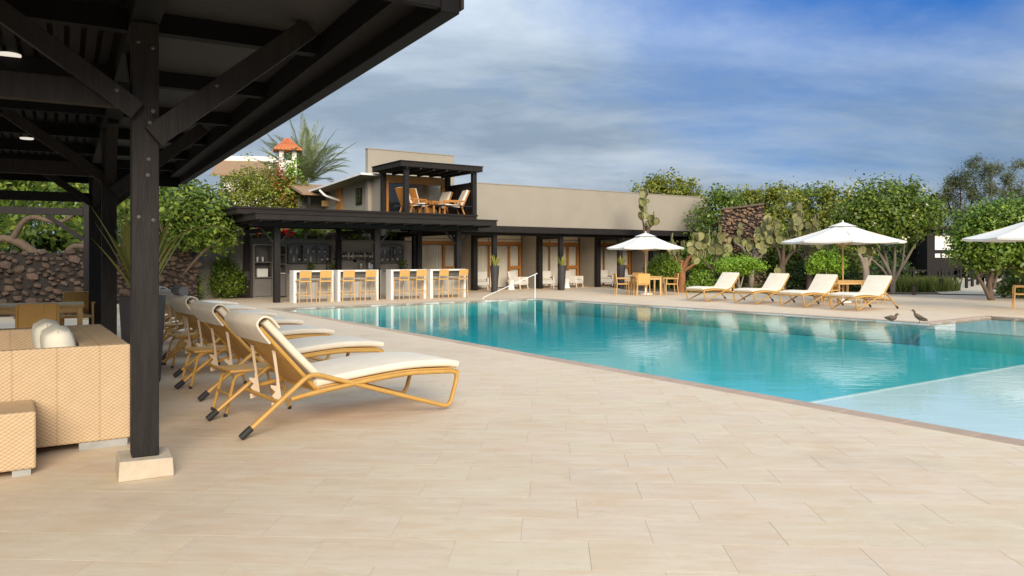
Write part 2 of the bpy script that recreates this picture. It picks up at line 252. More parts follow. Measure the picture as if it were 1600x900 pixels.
# ------------------------------------------------------------------ mesh building
def unit(v):
    n = np.linalg.norm(v); return v / n if n > 1e-9 else v
class MB:
    def __init__(s): s.v = []; s.f = []
    def add(s, vs, fs):
        k = len(s.v); s.v.extend([tuple(map(float, p)) for p in vs]); s.f.extend([tuple(i + k for i in f) for f in fs]); return s
    def box(s, x0, x1, y0, y1, z0, z1):
        return s.add([(x0,y0,z0),(x1,y0,z0),(x1,y1,z0),(x0,y1,z0),(x0,y0,z1),(x1,y0,z1),(x1,y1,z1),(x0,y1,z1)],
                     [(0,3,2,1),(4,5,6,7),(0,1,5,4),(1,2,6,5),(2,3,7,6),(3,0,4,7)])
    def beam(s, p, q, w, h, up=(0, 0, 1)):
        """A square timber from p to q, w wide and h deep."""
        p, q = np.array(p, float), np.array(q, float); d = unit(q - p); u = np.array(up, float)
        if abs(d @ u) > .98: u = np.array((0, 1, 0.))
        sx = unit(np.cross(d, u)); u = np.cross(sx, d); vs = []
        for e in (p, q):
            for a, b in ((-1,-1),(1,-1),(1,1),(-1,1)): vs.append(e + sx*a*w/2 + u*b*h/2)
        return s.add(vs, [(3,2,1,0),(4,5,6,7),(0,1,5,4),(1,2,6,5),(2,3,7,6),(3,0,4,7)])
    def tube(s, path, r, n=8, cap=True, flat=1.0):
        P = [np.array(p, float) for p in path]; rr = r if isinstance(r, (list, tuple)) else [r]*len(P)
        T = [unit(P[min(i+1, len(P)-1)] - P[max(i-1, 0)]) for i in range(len(P))]
        a = np.array((0, 0, 1.)) if abs(T[0][2]) < .9 else np.array((0, 1., 0)); nrm = unit(np.cross(T[0], a)); vs = []
        for i, p in enumerate(P):
            nrm = unit(nrm - T[i]*(nrm @ T[i])); b = np.cross(T[i], nrm)
            for k in range(n):
                th = 2*math.pi*k/n; vs.append(p + rr[i]*(math.cos(th)*nrm + flat*math.sin(th)*b))
        fs = [(i*n+k, i*n+(k+1)%n, (i+1)*n+(k+1)%n, (i+1)*n+k) for i in range(len(P)-1) for k in range(n)]
        if cap: fs += [tuple(range(n-1, -1, -1)), tuple((len(P)-1)*n + k for k in range(n))]
        return s.add(vs, fs)
    def lathe(s, prof, n=20, c=(0, 0, 0), cap=True, sq=None):
        vs = []
        for r, z in prof:
            for k in range(n):
                th = 2*math.pi*(k+.5)/n; vs.append((c[0]+r*math.cos(th), c[1]+r*math.sin(th), c[2]+z))
        m = len(prof); fs = [(i*n+k, i*n+(k+1)%n, (i+1)*n+(k+1)%n, (i+1)*n+k) for i in range(m-1) for k in range(n)]
        if cap: fs += [tuple(range(n-1, -1, -1)), tuple((m-1)*n + k for k in range(n))]
        return s.add(vs, fs)
    def prism(s, poly, z0, z1):
        n = len(poly); ar = sum(poly[i][0]*poly[(i+1)%n][1]-poly[(i+1)%n][0]*poly[i][1] for i in range(n))
        if ar < 0: poly = poly[::-1]
        return s.add([(x,y,z0) for x,y in poly]+[(x,y,z1) for x,y in poly],
                     [tuple(range(n-1,-1,-1)), tuple(range(n,2*n))]+[(i,(i+1)%n,n+(i+1)%n,n+i) for i in range(n)])
    def slab_xz(s, poly, y0, y1):
        """An outline in the x-z plane given thickness in y."""
        n = len(poly); ar = sum(poly[i][0]*poly[(i+1)%n][1]-poly[(i+1)%n][0]*poly[i][1] for i in range(n))
        if ar < 0: poly = poly[::-1]
        return s.add([(x,y0,z) for x,z in poly]+[(x,y1,z) for x,z in poly],
                     [tuple(range(n)), tuple(range(2*n-1,n-1,-1))]+[(n+i,n+(i+1)%n,(i+1)%n,i) for i in range(n)])
    def slab_yz(s, poly, x0, x1):
        n = len(poly); ar = sum(poly[i][0]*poly[(i+1)%n][1]-poly[(i+1)%n][0]*poly[i][1] for i in range(n))
        if ar < 0: poly = poly[::-1]
        return s.add([(x0,y,z) for y,z in poly]+[(x1,y,z) for y,z in poly],
                     [tuple(range(n-1,-1,-1)), tuple(range(n,2*n))]+[(i,(i+1)%n,n+(i+1)%n,n+i) for i in range(n)])
    def ribbon(s, path, width, thick, rnd=.35, n=4, taper=None, crown=0.0):
        """A padded strip along a path in the x-z plane: rounded section, width along y."""
        P = [np.array((p[0], 0, p[1]), float) for p in path]; ring = []
        hw, ht = width/2, thick/2; r = min(hw, ht) * rnd * 2; r = min(r, ht*.98)
        for cx, cz, a0 in ((hw-r, ht-r, 0), (-hw+r, ht-r, 90), (-hw+r, -ht+r, 180), (hw-r, -ht+r, 270)):
            for k in range(n+1):
                a = R(a0 + 90*k/n); ring.append((cx + r*math.cos(a), cz + r*math.sin(a)))
        vs = []; m = len(ring)
        for i, p in enumerate(P):
            t = unit(P[min(i+1, len(P)-1)] - P[max(i-1, 0)]); nr = np.array((-t[2], 0, t[0]))
            k = taper[i] if taper else 1.0
            for y, h in ring:
                bulge = crown*(1-(y/hw)**2) if h > 0 else 0
                vs.append(p + np.array((0, y*(.5+.5*k) if k < 1 else y, 0)) + nr*(h*k + bulge*k))
        fs = [(i*m+k, i*m+(k+1)%m, (i+1)*m+(k+1)%m, (i+1)*m+k) for i in range(len(P)-1) for k in range(m)]
        fs += [tuple(range(m-1, -1, -1)), tuple((len(P)-1)*m + k for k in range(m))]
        return s.add(vs, fs)
    def build(s, name, material, parent=None, smooth=False, bevel=0.0, seg=2, ang=40):
        me = bpy.data.meshes.new(name); me.from_pydata(s.v, [], s.f)
        if smooth:
            me.polygons.foreach_set('use_smooth', [True]*len(me.polygons)); me.set_sharp_from_angle(angle=R(ang))
        me.materials.append(material); me.update()
        o = bpy.data.objects.new(name, me); COL.objects.link(o)
        if parent is not None: o.parent = parent
        if bevel:
            b = o.modifiers.new('bevel', 'BEVEL'); b.width = bevel; b.segments = seg; b.limit_method = 'ANGLE'; b.angle_limit = R(30)
        return o
def fillet(pts, r=.08, n=5):
    P = [np.array(p, float) for p in pts]; out = [P[0]]
    for i in range(1, len(P)-1):
        a, b, c = P[i-1], P[i], P[i+1]; la, lc = np.linalg.norm(a-b), np.linalg.norm(c-b); q = min(r, la*.45, lc*.45)
        p0, p1 = b + (a-b)/la*q, b + (c-b)/lc*q
        for k in range(n+1):
            t = k/n; out.append((1-t)**2*p0 + 2*t*(1-t)*b + t*t*p1)
    out.append(P[-1]); return out
def spline(pts, n=6):
    P = [np.array(p, float) for p in pts]; out = []
    for i in range(len(P)-1):
        p0, p1, p2, p3 = P[max(i-1,0)], P[i], P[i+1], P[min(i+2,len(P)-1)]
        for k in range(n):
            t = k/n; out.append(.5*((2*p1)+(-p0+p2)*t+(2*p0-5*p1+4*p2-p3)*t*t+(-p0+3*p1-3*p2+p3)*t**3))
    out.append(P[-1]); return out
def tag(o, label=None, cat=None, group=None, kind=None):
    if label: o['label'] = label
    if cat: o['category'] = cat
    if group: o['group'] = group
    if kind: o['kind'] = kind
    return o
def thing(name, label, cat, loc=(0, 0, 0), rz=0.0, group=None):
    o = bpy.data.objects.new(name, None); COL.objects.link(o); o.empty_display_size = .2
    o.location = loc; o.rotation_euler = (0, 0, rz); return tag(o, label, cat, group)
KIDS = {}
def copy_tree(o, parent=None):
    c = o.copy(); COL.objects.link(c)
    if parent is not None: c.parent = parent
    for ch in list(o.children): copy_tree(ch, c)
    return c
def again(src, loc, rz, label, group=None):
    c = copy_tree(src); c.location = loc; c.rotation_euler = (0, 0, rz); tag(c, label, group=group); return c
def npmesh(name, V, F, material, parent=None):
    """V (n,3), F (m,k) numpy arrays to one mesh object."""
    me = bpy.data.meshes.new(name); k = F.shape[1]
    me.vertices.add(len(V)); me.vertices.foreach_set('co', V.astype(np.float32).ravel())
    me.loops.add(F.size); me.loops.foreach_set('vertex_index', F.astype(np.int32).ravel())
    me.polygons.add(len(F)); me.polygons.foreach_set('loop_start', np.arange(0, F.size, k, dtype=np.int32))
    me.materials.append(material); me.update(calc_edges=True); me.validate()
    o = bpy.data.objects.new(name, me); COL.objects.link(o)
    if parent is not None: o.parent = parent
    return o
# ------------------------------------------------------------------ foliage
def leaf_quads(C, Nrm, size, aspect=.55, jitter=.35):
    """One folded diamond leaf at each point C, facing about Nrm."""
    n = len(C); d = RNG.normal(size=(n, 3)); nn = Nrm + RNG.normal(size=(n, 3))*.7; nn /= np.linalg.norm(nn, axis=1)[:, None] + 1e-9
    a = np.cross(nn, d); a /= np.linalg.norm(a, axis=1)[:, None] + 1e-9; b = np.cross(nn, a)
    s = (size*(1 + RNG.uniform(-jitter, jitter, n)))[:, None]
    V = np.stack([C - a*s*.5, C + b*s*aspect*.5 + nn*s*.06, C + a*s*.5, C - b*s*aspect*.5 + nn*s*.06], 1).reshape(-1, 3)
    return V, np.arange(4*n).reshape(n, 4)
def crown_points(blobs, nclump, nleaf, rc, floor=-9):
    """Leaf positions: clumps spread over and inside a set of ellipsoids."""
    vol = np.array([b[3]*b[4]*b[5] for b in blobs])**.67; vol /= vol.sum(); Cs = []; Ns = []
    for b, share in zip(blobs, vol):
        k = max(3, int(nclump*share)); d = RNG.normal(size=(k, 3)); d /= np.linalg.norm(d, axis=1)[:, None]
        rad = np.clip(RNG.uniform(.12, 1.0, k)**.33, 0, 1) * np.where(RNG.random(k) < .16, RNG.uniform(1.08, 1.34, k), RNG.uniform(.80, 1.08, k))
        cc = np.array(b[:3]) + d*rad[:, None]*np.array(b[3:6])
        m = max(2, int(nleaf)); q = RNG.normal(size=(k, m, 3))*rc*RNG.uniform(.55, 1.25, (k, 1, 1))
        p = (cc[:, None, :] + q).reshape(-1, 3); nrm = np.repeat(d, m, 0)*.8 + np.array((0, 0, .6))
        Cs.append(p); Ns.append(nrm)
    C = np.concatenate(Cs); Nn = np.concatenate(Ns); ok = C[:, 2] > floor
    return C[ok], Nn[ok]
def crown(name, blobs, nclump, nleaf, rc, size, material, parent=None, floor=-9, aspect=.55):
    C, Nn = crown_points(blobs, nclump, nleaf, rc, floor); V, F = leaf_quads(C, Nn, size, aspect)
    return npmesh(name, V, F, material, parent)
def limbs(starts, parent, material, name='trunk', n=7):
    m = MB()
    for path, r0, r1 in starts:
        P = spline(path, 5); k = len(P); m.tube(P, [r0 + (r1-r0)*i/(k-1) for i in range(k)], n)
    return m.build(name, material, parent, smooth=True, ang=70)

# ================================================================== THE SETTING: ground, deck, pool
def clip(poly, a, b, keep_left=True):
    """Half-plane clip of a convex polygon by the line a->b."""
    out = []; n = len(poly)
    def side(p):
        s = (b[0]-a[0])*(p[1]-a[1]) - (b[1]-a[1])*(p[0]-a[0]); return s if keep_left else -s
    for i in range(n):
        p, q = poly[i], poly[(i+1) % n]; sp, sq = side(p), side(q)
        if sp >= 0: out.append(p)
        if (sp > 0 and sq < 0) or (sp < 0 and sq > 0):
            t = sp/(sp-sq); out.append((p[0]+(q[0]-p[0])*t, p[1]+(q[1]-p[1])*t))
    return out
def area(p): return abs(sum(p[i][0]*p[(i+1)%len(p)][1]-p[(i+1)%len(p)][0]*p[i][1] for i in range(len(p))))/2
def subtract(poly, conv):
    pieces = []; rem = poly
    for i in range(len(conv)):
        a, b = conv[i], conv[(i+1) % len(conv)]
        out = clip(rem, a, b, False)
        if len(out) > 2 and area(out) > 1e-4: pieces.append(out)
        rem = clip(rem, a, b, True)
        if len(rem) < 3 or area(rem) < 1e-5: break
    return pieces
def inside(poly, conv):
    for i in range(len(conv)): 
        poly = clip(poly, conv[i], conv[(i+1) % len(conv)], True)
        if len(poly) < 3: return []
    return poly
def pw(t, w): p = POOL.w(t, w); return (p.x, p.y)
TB, WB = 14.2, -24.0
Q1 = [pw(0, WB), pw(10.85, WB), pw(10.85, -13.6), pw(9.8, .36), pw(0, 0)]
Q2 = [pw(10.85, WB), pw(TB, WB), pw(TB, -13.45), pw(10.85, -13.6)]
CW = .23
X1 = [pw(-CW, WB), pw(10.85+CW, WB), pw(10.85+CW, -13.6), pw(9.8+CW, .36+CW), pw(-CW, CW)]
X2 = [pw(10.85, WB), pw(TB+CW, WB), pw(TB+CW, -13.45+CW), pw(10.85, -13.6+CW)]
def minus_pool(poly, a=X1, b=X2):
    res = []
    for p in subtract(poly, a): res += subtract(p, b)
    return res
big = 900.0
gm = MB()
for p in minus_pool([(-big, -60), (big, -60), (big, big), (-big, big)], Q1, Q2): gm.add([(x, y, -.035) for x, y in p], [tuple(range(len(p)))])
tag(gm.build('ground', M_['ground']), kind='structure')
DECK = [(-19, -3), (27, -3), (27, 27), (19.3, 31.5), (7.2, 42.2), (4.6, 43.2), (-13.2, 30.4), (-19, 27)]
dm = MB()
for p in minus_pool(DECK, X1, X2): dm.add([(x, y, -.0016) for x, y in p], [tuple(range(len(p)))])
deck = tag(dm.build('pool_deck', M_['grout']), kind='structure')
# --- travertine tiles: running bond, rows across the view
TA = math.atan2(-59, 1200); tu = Vector((math.cos(TA), math.sin(TA))); tv = Vector((-math.sin(TA), math.cos(TA)))
TW, TD, JO = .70, .368, .0018
tiles = []
for j in range(-17, 112):
    y0 = 3.70 + j*TD; sh = (.17 if j % 2 == 0 else -.16) + random.uniform(-.035, .035)
    for i in range(-38, 52):
        u0 = sh + i*TW
        c = tu*(u0+TW/2) + tv*(y0+TD/2); c = (c.x, c.y)
        if not (-19.6 < c[0] < 27.6 and -3.5 < c[1] < 43.5): continue
        if abs(c[0]) > 3.5 + .78*max(c[1], 0) + 2: continue
        q = []
        for du, dv in ((JO/2, JO/2), (TW-JO/2, JO/2), (TW-JO/2, TD-JO/2), (JO/2, TD-JO/2)):
            p = tu*(u0+du) + tv*(y0+dv); q.append((p.x, p.y))
        full = True
        ps = inside(q, DECK)
        if len(ps) < 3: continue
        if area(ps) < area(q)*.999: full = False
        pieces = minus_pool(ps)
        if len(pieces) != 1 or area(pieces[0]) < area(q)*.999: full = False
        if full: pieces = [q]
        sz = 0.0
        if full and c[1] > 1.2:
            px, py = project((c[0], c[1], 0))
            if -60 < px < 1660 and py < 940: sz = 1/c[1]
        tiles.append((sz, c, pieces, full))
order = sorted(range(len(tiles)), key=lambda k: -tiles[k][0]); near = set(k for k in order[:300] if tiles[k][0] > 0)
def tile_geo(m, poly, z, ch=.0004, th=.006):
    n = len(poly); cx = sum(p[0] for p in poly)/n; cy = sum(p[1] for p in poly)/n
    ar = sum(poly[i][0]*poly[(i+1)%n][1]-poly[(i+1)%n][0]*poly[i][1] for i in range(n))
    if ar < 0: poly = poly[::-1]
    inn = []
    for x, y in poly:
        dx, dy = cx-x, cy-y; l = math.hypot(dx, dy) or 1; inn.append((x+dx/l*ch, y+dy/l*ch))
    m.add([(x, y, z-th) for x, y in poly]+[(x, y, z-ch*.6) for x, y in poly]+[(x, y, z) for x, y in inn],
          [tuple(range(2*n, 3*n))]+[(i, (i+1)%n, n+(i+1)%n, n+i) for i in range(n)]+[(n+i, n+(i+1)%n, 2*n+(i+1)%n, 2*n+i) for i in range(n)])
variants = []
for k in range(5):
    m = MB(); hw, hd = TW/2-JO/2, TD/2-JO/2; j = lambda: random.uniform(-.0012, .0012)
    tile_geo(m, [(-hw+j(), -hd+j()), (hw+j(), -hd+j()), (hw+j(), hd+j()), (-hw+j(), hd+j())], 0)
    o = m.build('tile', M_['tile'], deck); variants.append(o)
used = 0; rest = MB()
for k, (sz, c, pieces, full) in enumerate(tiles):
    if k in near:
        o = variants[used] if used < 5 else variants[random.randrange(5)].copy()
        if used >= 5: COL.objects.link(o)
        o.parent = deck; o.location = (c[0], c[1], random.uniform(-.0003, .0002)); o.rotation_euler = (random.uniform(-.0003, .0003), random.uniform(-.0003, .0003), TA); used += 1
    else:
        dz = random.uniform(-.0003, .0002)
        for p in pieces:
            if len(p) > 2 and area(p) > 1e-4: tile_geo(rest, p, dz)
tag(rest.build('paving_tiles', M_['tile'], deck), kind='stuff')
# --- coping stones round the pool
cop = MB()
edge = [(0, WB), (0, 0), (9.8, .36), (10.85, -13.6), (TB, -13.45), (TB, WB)]
mb = MB()
for p in [(-CW, CW)]: pass
coping = None; stones = []
for a, b in zip(edge[:-1], edge[1:]):
    a, b = np.array(a), np.array(b); d = b-a; ln = np.linalg.norm(d); d /= ln; nrm = np.array((-d[1], d[0]))     # outward is to the left
    k = max(1, round(ln/.62)); s0 = -0.0; s1 = ln + (CW if (abs(b[0]-9.8) < .1 or tuple(b) == (0, 0)) else 0)
    if tuple(a) == (9.8, .36) or tuple(a) == (0, 0): s0 = 0.004
    for i in range(k):
        u0 = s0 + (s1-s0)*i/k + .002; u1 = s0 + (s1-s0)*(i+1)/k - .002
        stones.append([tuple(a+d*u0), tuple(a+d*u1), tuple(a+d*u1+nrm*(CW-.004)), tuple(a+d*u0+nrm*(CW-.004))])
base = MB()
for st in stones:
    base.prism([pw(*p) for p in st], -.09, -.014)
coping = tag(base.build('pool_coping', M_['coping']), kind='structure')
for st in stones:
    m = MB(); P = [pw(*p) for p in st]; cx, cy = sum(p[0] for p in P)/4, sum(p[1] for p in P)/4
    m.prism([(x-cx, y-cy) for x, y in P], -.012, .003); o = m.build('coping_stone', M_['coping'], coping, bevel=.006, seg=2); o.location = (cx, cy, random.uniform(-.0008, .0008))
# --- basin: deep floor, pale shelves, walls
bs = MB()
outer = [pw(*p) for p in edge] 
def pq(pts, z): return [(*pw(*p), z) for p in pts]
DEEP, SHELF = -.50, -.10
TR = 10.45; WS = -17.62
bs.add(pq([(0, 0), (0, WS), (TR, WS), (TR, -13.6), (9.8, .36)], DEEP), [(0, 1, 2, 3, 4)])
bs.add(pq([(0, WS), (0, WB), (TB, WB), (TB, WS)], SHELF), [(0, 1, 2, 3)])
bs.add(pq([(TR, WS), (TB, WS), (TB, -13.45), (TR, -13.6)], SHELF), [(0, 1, 2, 3)])
for a, b in (((0, WS), (TR, WS)), ((TR, WS), (TR, -13.6))):
    bs.add(pq([a, b], DEEP)+pq([b, a], SHELF), [(0, 1, 2, 3)])
    da = np.array(b)-np.array(a); nn = np.array((-da[1], da[0]))/np.linalg.norm(da)*.0
for a, b in zip(edge, edge[1:]+edge[:1]):
    bs.add(pq([a, b], DEEP-.02)+pq([b, a], -.016), [(0, 1, 2, 3)])
basin = tag(bs.build('pool_basin', M_['basin']), kind='structure')
st = MB()      # pale edge nosing of the shelves
st.prism([pw(0, WS+.0), pw(0, WS-.05), pw(TR, WS-.05), pw(TR, WS)], SHELF-.02, SHELF+.006)
st.prism([pw(TR, WS-.05), pw(TR+.05, WS-.05), pw(TR+.05, -13.6), pw(TR, -13.6)], SHELF-.02, SHELF+.006)
st.build('shelf_nosing', M_['basin'], basin)
# --- water: one clear body with ripples; depth gives it its colour
wm = bpy.data.materials.new('pool water'); wm.use_nodes = True; t = wm.node_tree; t.nodes.clear()
out = N(t, 'ShaderNodeOutputMaterial'); trn = N(t, 'ShaderNodeBsdfTransparent'); trn.inputs[0].default_value = (1, 1, 1, 1)
gl = N(t, 'ShaderNodeBsdfGlossy'); gl.inputs['Roughness'].default_value = .035
tcw = N(t, 'ShaderNodeTexCoord')
def ripple(scale, rot, sx, sy, det):
    mpw = N(t, 'ShaderNodeMapping'); mpw.inputs['Rotation'].default_value = (0, 0, rot); mpw.inputs['Scale'].default_value = (sx, sy, 1)
    t.links.new(tcw.outputs['Object'], mpw.inputs[0]); n = N(t, 'ShaderNodeTexNoise'); n.inputs['Scale'].default_value = scale; n.inputs['Detail'].default_value = det; n.inputs['Distortion'].default_value = .6
    t.links.new(mpw.outputs[0], n.inputs['Vector']); return n.outputs[0]
hgt = math_(t, 'ADD', math_(t, 'MULTIPLY', ripple(2.0, .12, .55, 1.5, 3), .7), math_(t, 'MULTIPLY', ripple(6.5, .25, .45, 1.6, 2), .34))
bp = N(t, 'ShaderNodeBump'); bp.inputs['Strength'].default_value = .20; bp.inputs['Distance'].default_value = .02; t.links.new(hgt, bp.inputs['Height'])
t.links.new(bp.outputs[0], gl.inputs['Normal'])
fr = N(t, 'ShaderNodeFresnel'); fr.inputs[0].default_value = 1.33; t.links.new(bp.outputs[0], fr.inputs['Normal'])
gw = N(t, 'ShaderNodeNewGeometry')
fac = math_(t, 'MULTIPLY', fr.outputs[0], math_(t, 'SUBTRACT', 1.0, gw.outputs['Backfacing']), True)
ms = N(t, 'ShaderNodeMixShader'); t.links.new(fac, ms.inputs[0]); t.links.new(trn.outputs[0], ms.inputs[1]); t.links.new(gl.outputs[0], ms.inputs[2])
t.links.new(ms.outputs[0], out.inputs[0])
va = N(t, 'ShaderNodeVolumeAbsorption'); va.inputs['Color'].default_value = (.22, .875, .895, 1); va.inputs['Density'].default_value = .86
t.links.new(va.outputs[0], out.inputs['Volume'])
g = .003; wpoly = [pw(g, WB+g), pw(TB-g, WB+g), pw(TB-g, -13.45-g), pw(10.85-g, -13.6-g), pw(9.8-g, .36-g), pw(g, -g)]
w_ = MB(); w_.prism(wpoly, -.62, -.035); tag(w_.build('water', wm), kind='structure')

# ================================================================== the hotel wing with the colonnade
hotel = thing('hotel_wing', 'long low tan hotel wing with plain parapet over a black colonnade of curtained doors', 'building', HOTEL.o, A)
T0, T1 = -4.2, 14.3
MB().box(-.92, T1, .35, 5.6, 2.905, 4.80).build('wall', M_['tanwall'], hotel).name = 'parapet'
MB().box(T0, T1, -.55, 5.5, 2.62, 2.90).build('eave', M_['blackwood'], hotel, bevel=.01)
m = MB(); m.box(-.94, T1+.02, .33, .62, 4.803, 4.84); m.build('parapet_cap', M_['tanwall2'], hotel)
BAY = 3.72
for i in range(-1, 4):
    t = i*BAY
    MB().box(t-.10, t+.10, -.10, .10, -.004, 2.615).build('post', M_['blackwood'], hotel, bevel=.008)
    MB().box(t-.11, t+.11, 1.55, 1.80, -.004, 2.617).build('post', M_['blackwood'], hotel, bevel=.008)
    MB().box(t-.07, t+.07, 1.805, 3.05, -.004, 2.616).build('partition', M_['tanwall2'], hotel)
    MB().box(t-.08, t+.08, .105, 1.545, 2.40, 2.614).build('crossbeam', M_['blackwood'], hotel)
for i in range(-1, 4): MB().box(i*BAY+.085, (i+1)*BAY-.085 if i < 3 else T1-.13, .085, 3.085, 2.60, 2.6195).build('bounce_panel', M_['whitewash'], hotel)  # pale panels added under the eave to bounce light into the bays
MB().box(T0, T1, -.08, .08, 2.50, 2.618).build('front_beam', M_['blackwood'], hotel)
MB().box(T0, T1, 3.32, 3.6, .0, 2.612).build('back_wall', M_['tanwall2'], hotel)
MB().box(T1-.12, T1, .70, 5.5, 0, 2.613).build('end_wall', M_['tanwall2'], hotel)
def pleats(x0, x1, y, z0, z1, step=.085, depth=.045):
    n = max(4, int((x1-x0)/step)*2); m = MB(); pts = [(x0+(x1-x0)*i/n, y+(depth if i % 2 else 0)+random.uniform(-.008, .008)) for i in range(n+1)]
    vs = [(x, yy, z0) for x, yy in pts]+[(x, yy+random.uniform(-.01, .01), z1) for x, yy in pts]
    return m.add(vs, [(i, i+1, n+2+i, n+1+i) for i in range(n)])
for i in range(-1, 4):
    a, b = i*BAY+.075, (i+1)*BAY-.075
    if i == 3: b = T1-.13
    d = MB()                                                # orange frame: jambs, head, mullions, transom above
    w = b-a; d.box(a, a+.10, 3.10, 3.22, -.004, 2.13).box(b-.10, b, 3.10, 3.22, -.004, 2.13).box(a, b, 3.09, 3.23, 2.132, 2.29)
    xs = [a+.09, a+w*.46, a+w*.80, b-.10]
    for x, q in ((xs[1], .018), (xs[2], .05)): d.box(x-q, x+q, 3.105, 3.215, -.004, 2.131)
    d.box(xs[2]+.051, b-.101, 3.11, 3.21, .95, 1.10)
    fr_ = d.build('door_frame', M_['orangewood'], hotel, bevel=.006)
    MB().box(a, b, 3.14, 3.20, 2.292, 2.611).build('transom_panel', M_['cream'], fr_)
    MB().box(a, b, 3.11, 3.138, 2.40, 2.43).box(a+w*.46-.03, a+w*.46+.03, 3.105, 3.137, 2.292, 2.611).build('transom_bar', M_['tanwall2'], fr_)
    for x0, x1 in zip(xs[:-1], xs[1:]):
        MB().box(x0+.047, x1-.047, 3.15, 3.158, .03, 2.12).build('glass_pane', M_['glass'], fr_)
    pleats(a+.12, xs[1]+.10, 3.235, .05, 2.10).build('curtain', M_['curtain'], hotel, smooth=True)
    pleats(xs[1]+.13, b-.12, 3.235, .05, 2.10).build('curtain', M_['curtain'], hotel, smooth=True)
MB().box(.105, .125, -.13, -.101, 1.28, 1.52).build('sign_plate', M_['honeylight'], hotel)

# ================================================================== upper house with the balcony, seen over the bar roof
H = BAR
upper = thing('upper_house', 'tan upper storey house with tall back wall and white edged sloping roof above the bar', 'building', H.w(0, 0), A)
MB().box(4.84, 8.9, 3.6, 3.85, 2.6, 5.96).build('back_wall', M_['tanwall'], upper)
MB().box(4.82, 8.92, 3.58, 3.87, 5.963, 6.0).build('wall_cap', M_['tanwall2'], upper)
MB().box(5.0, 5.2, 2.62, 8.8, 2.4, 4.78).build('side_wall', M_['tanwall'], upper)
wn = MB().box(4.955, 4.998, 4.55, 5.15, 3.75, 4.45).build('window', M_['blackwood'], upper)
MB().box(4.945, 4.954, 4.62, 4.82, 3.82, 4.38).box(4.945, 4.954, 4.88, 5.08, 3.82, 4.38).build('pane', M_['darkglass'], wn)
MB().box(4.93, 5.0, 6.7, 7.3, 2.6, 4.72).build('door_panel', M_['orangewood'], upper)
rf = MB().slab_yz([(2.72, 4.87), (2.72, 4.79), (10.8, 4.42), (10.8, 4.50)], 4.15, 8.0).build('roof', M_['whitepaint'], upper)
MB().slab_yz([(2.9, 4.775), (2.9, 4.765), (10.7, 4.405), (10.7, 4.415)], 4.2, 5.0).build('roof_soffit', M_['tanwall2'], rf)
MB().tube(fillet([(4.12, 7.2, 4.5), (4.3, 7.0, 4.25), (4.95, 6.9, 4.05)], .1), .05).build('gutter_pipe', M_['whitepaint'], upper, smooth=True)
bal = thing('balcony', 'black timber balcony with flat roof and orange framed glass above the bar', 'balcony', H.w(0, 0), A)
BZ = 3.21; T2, T3 = 5.05, 7.92; WBk = 2.35
for t, w in ((T2-.1, .35), (T3, .35), (T2-.1, WBk), (T3-.05, WBk)):
    MB().box(t-.09, t+.09, w-.09, w+.09, BZ+.002, 4.86).build('post', M_['blackwood'], bal, bevel=.008)
MB().box(T2-.45, T3+.25, .08, WBk+.3, 4.90, 5.09).build('roof', M_['darkmetal'], bal, bevel=.008)
MB().box(T2-.48, T3+.28, .05, WBk+.33, 5.093, 5.12).build('roof_edge', M_['darkmetal'], bal)
m = MB()
for i in range(6): m.box(T2-.2+i*.56, T2-.12+i*.56, .12, WBk+.2, 4.83, 4.898)
m.build('rafters', M_['blackwood'], bal)
fm = MB(); y = WBk+.02
fm.box(T2+.02, T2+.14, y, y+.12, BZ+.005, 4.5).box(T3-.32, T3-.16, y, y+.12, BZ+.005, 4.5).box(T2+.02, T3-.16, y-.01, y+.13, 4.502, 4.78).box(T2+.82, T2+1.05, y+.004, y+.115, BZ+.005, 4.501)
gf = fm.build('window_frame', M_['orangewood'], bal, bevel=.006)
MB().box(T2+.15, T2+.80, y+.05, y+.06, BZ+.02, 4.49).build('glass_pane', M_['darkglass'], gf)
MB().box(T2+1.06, T3-.33, y+.05, y+.06, BZ+.02, 4.49).build('glass_pane', M_['glass'], gf)
MB().box(T2+1.06, T3-.33, y+1.1, y+1.2, BZ, 4.75).build('room_wall', M_['thatch'], bal)
for i in range(9):
    w0 = .46 + i*.205; MB().box(T3-.03, T3+.03, w0, w0+.165, BZ+.003, 4.42).build('board', M_['blackwood'], bal)
MB().box(T3-.036, T3+.036, .45, WBk-.1, 4.423, 4.50).build('top_rail', M_['blackwood'], bal)
MB().box(T2, T3-.1, .30, .36, BZ+.30, BZ+.34).build('rail', M_['blackwood'], bal)

# ================================================================== the pool bar
bar = thing('pool_bar', 'open black timber pool bar pavilion with flat layered roof over white counters', 'pavilion', H.w(0, 0), A)
for t in (0, 3.62, 7.02):
    MB().box(t-.10, t+.10, -.05, .15, -.004, 2.55).build('post', M_['blackwood'], bar, bevel=.008)
    MB().box(t-.10, t+.10, 3.6, 3.8, -.004, 2.638).build('post', M_['blackwood'], bar, bevel=.008)
    for s in (-1, 1):
        MB().beam((t+s*.10, .05, 2.02), (t+s*.58, .05, 2.53), .045, .06).build('brace', M_['blackwood'], bar)
    MB().beam((t, .152, 2.05), (t, .62, 2.52), .045, .06, (1, 0, 0)).build('brace', M_['blackwood'], bar)
    MB().box(t-.07, t+.07,   .155, 3.595, 2.40, 2.551).build('crossbeam', M_['blackwood'], bar)
for w in (.05, 3.7): MB().box(-.9, 7.9, w-.08, w+.08, 2.555 if w < 1 else 2.64, 2.715).build('beam', M_['blackwood'], bar)
MB().box(-1.05, 8.0, -1.2, 3.95, 2.72, 2.90).build('eave_roof', M_['darkmetal'], bar, bevel=.01)
MB().box(-1.08, 8.03, -1.23, 3.98, 2.903, 2.945).build('eave_edge', M_['darkmetal'], bar)
m = MB()
for i in range(13): m.box(-.9+i*.72, -.84+i*.72, -1.12, 3.88, 2.665, 2.718)
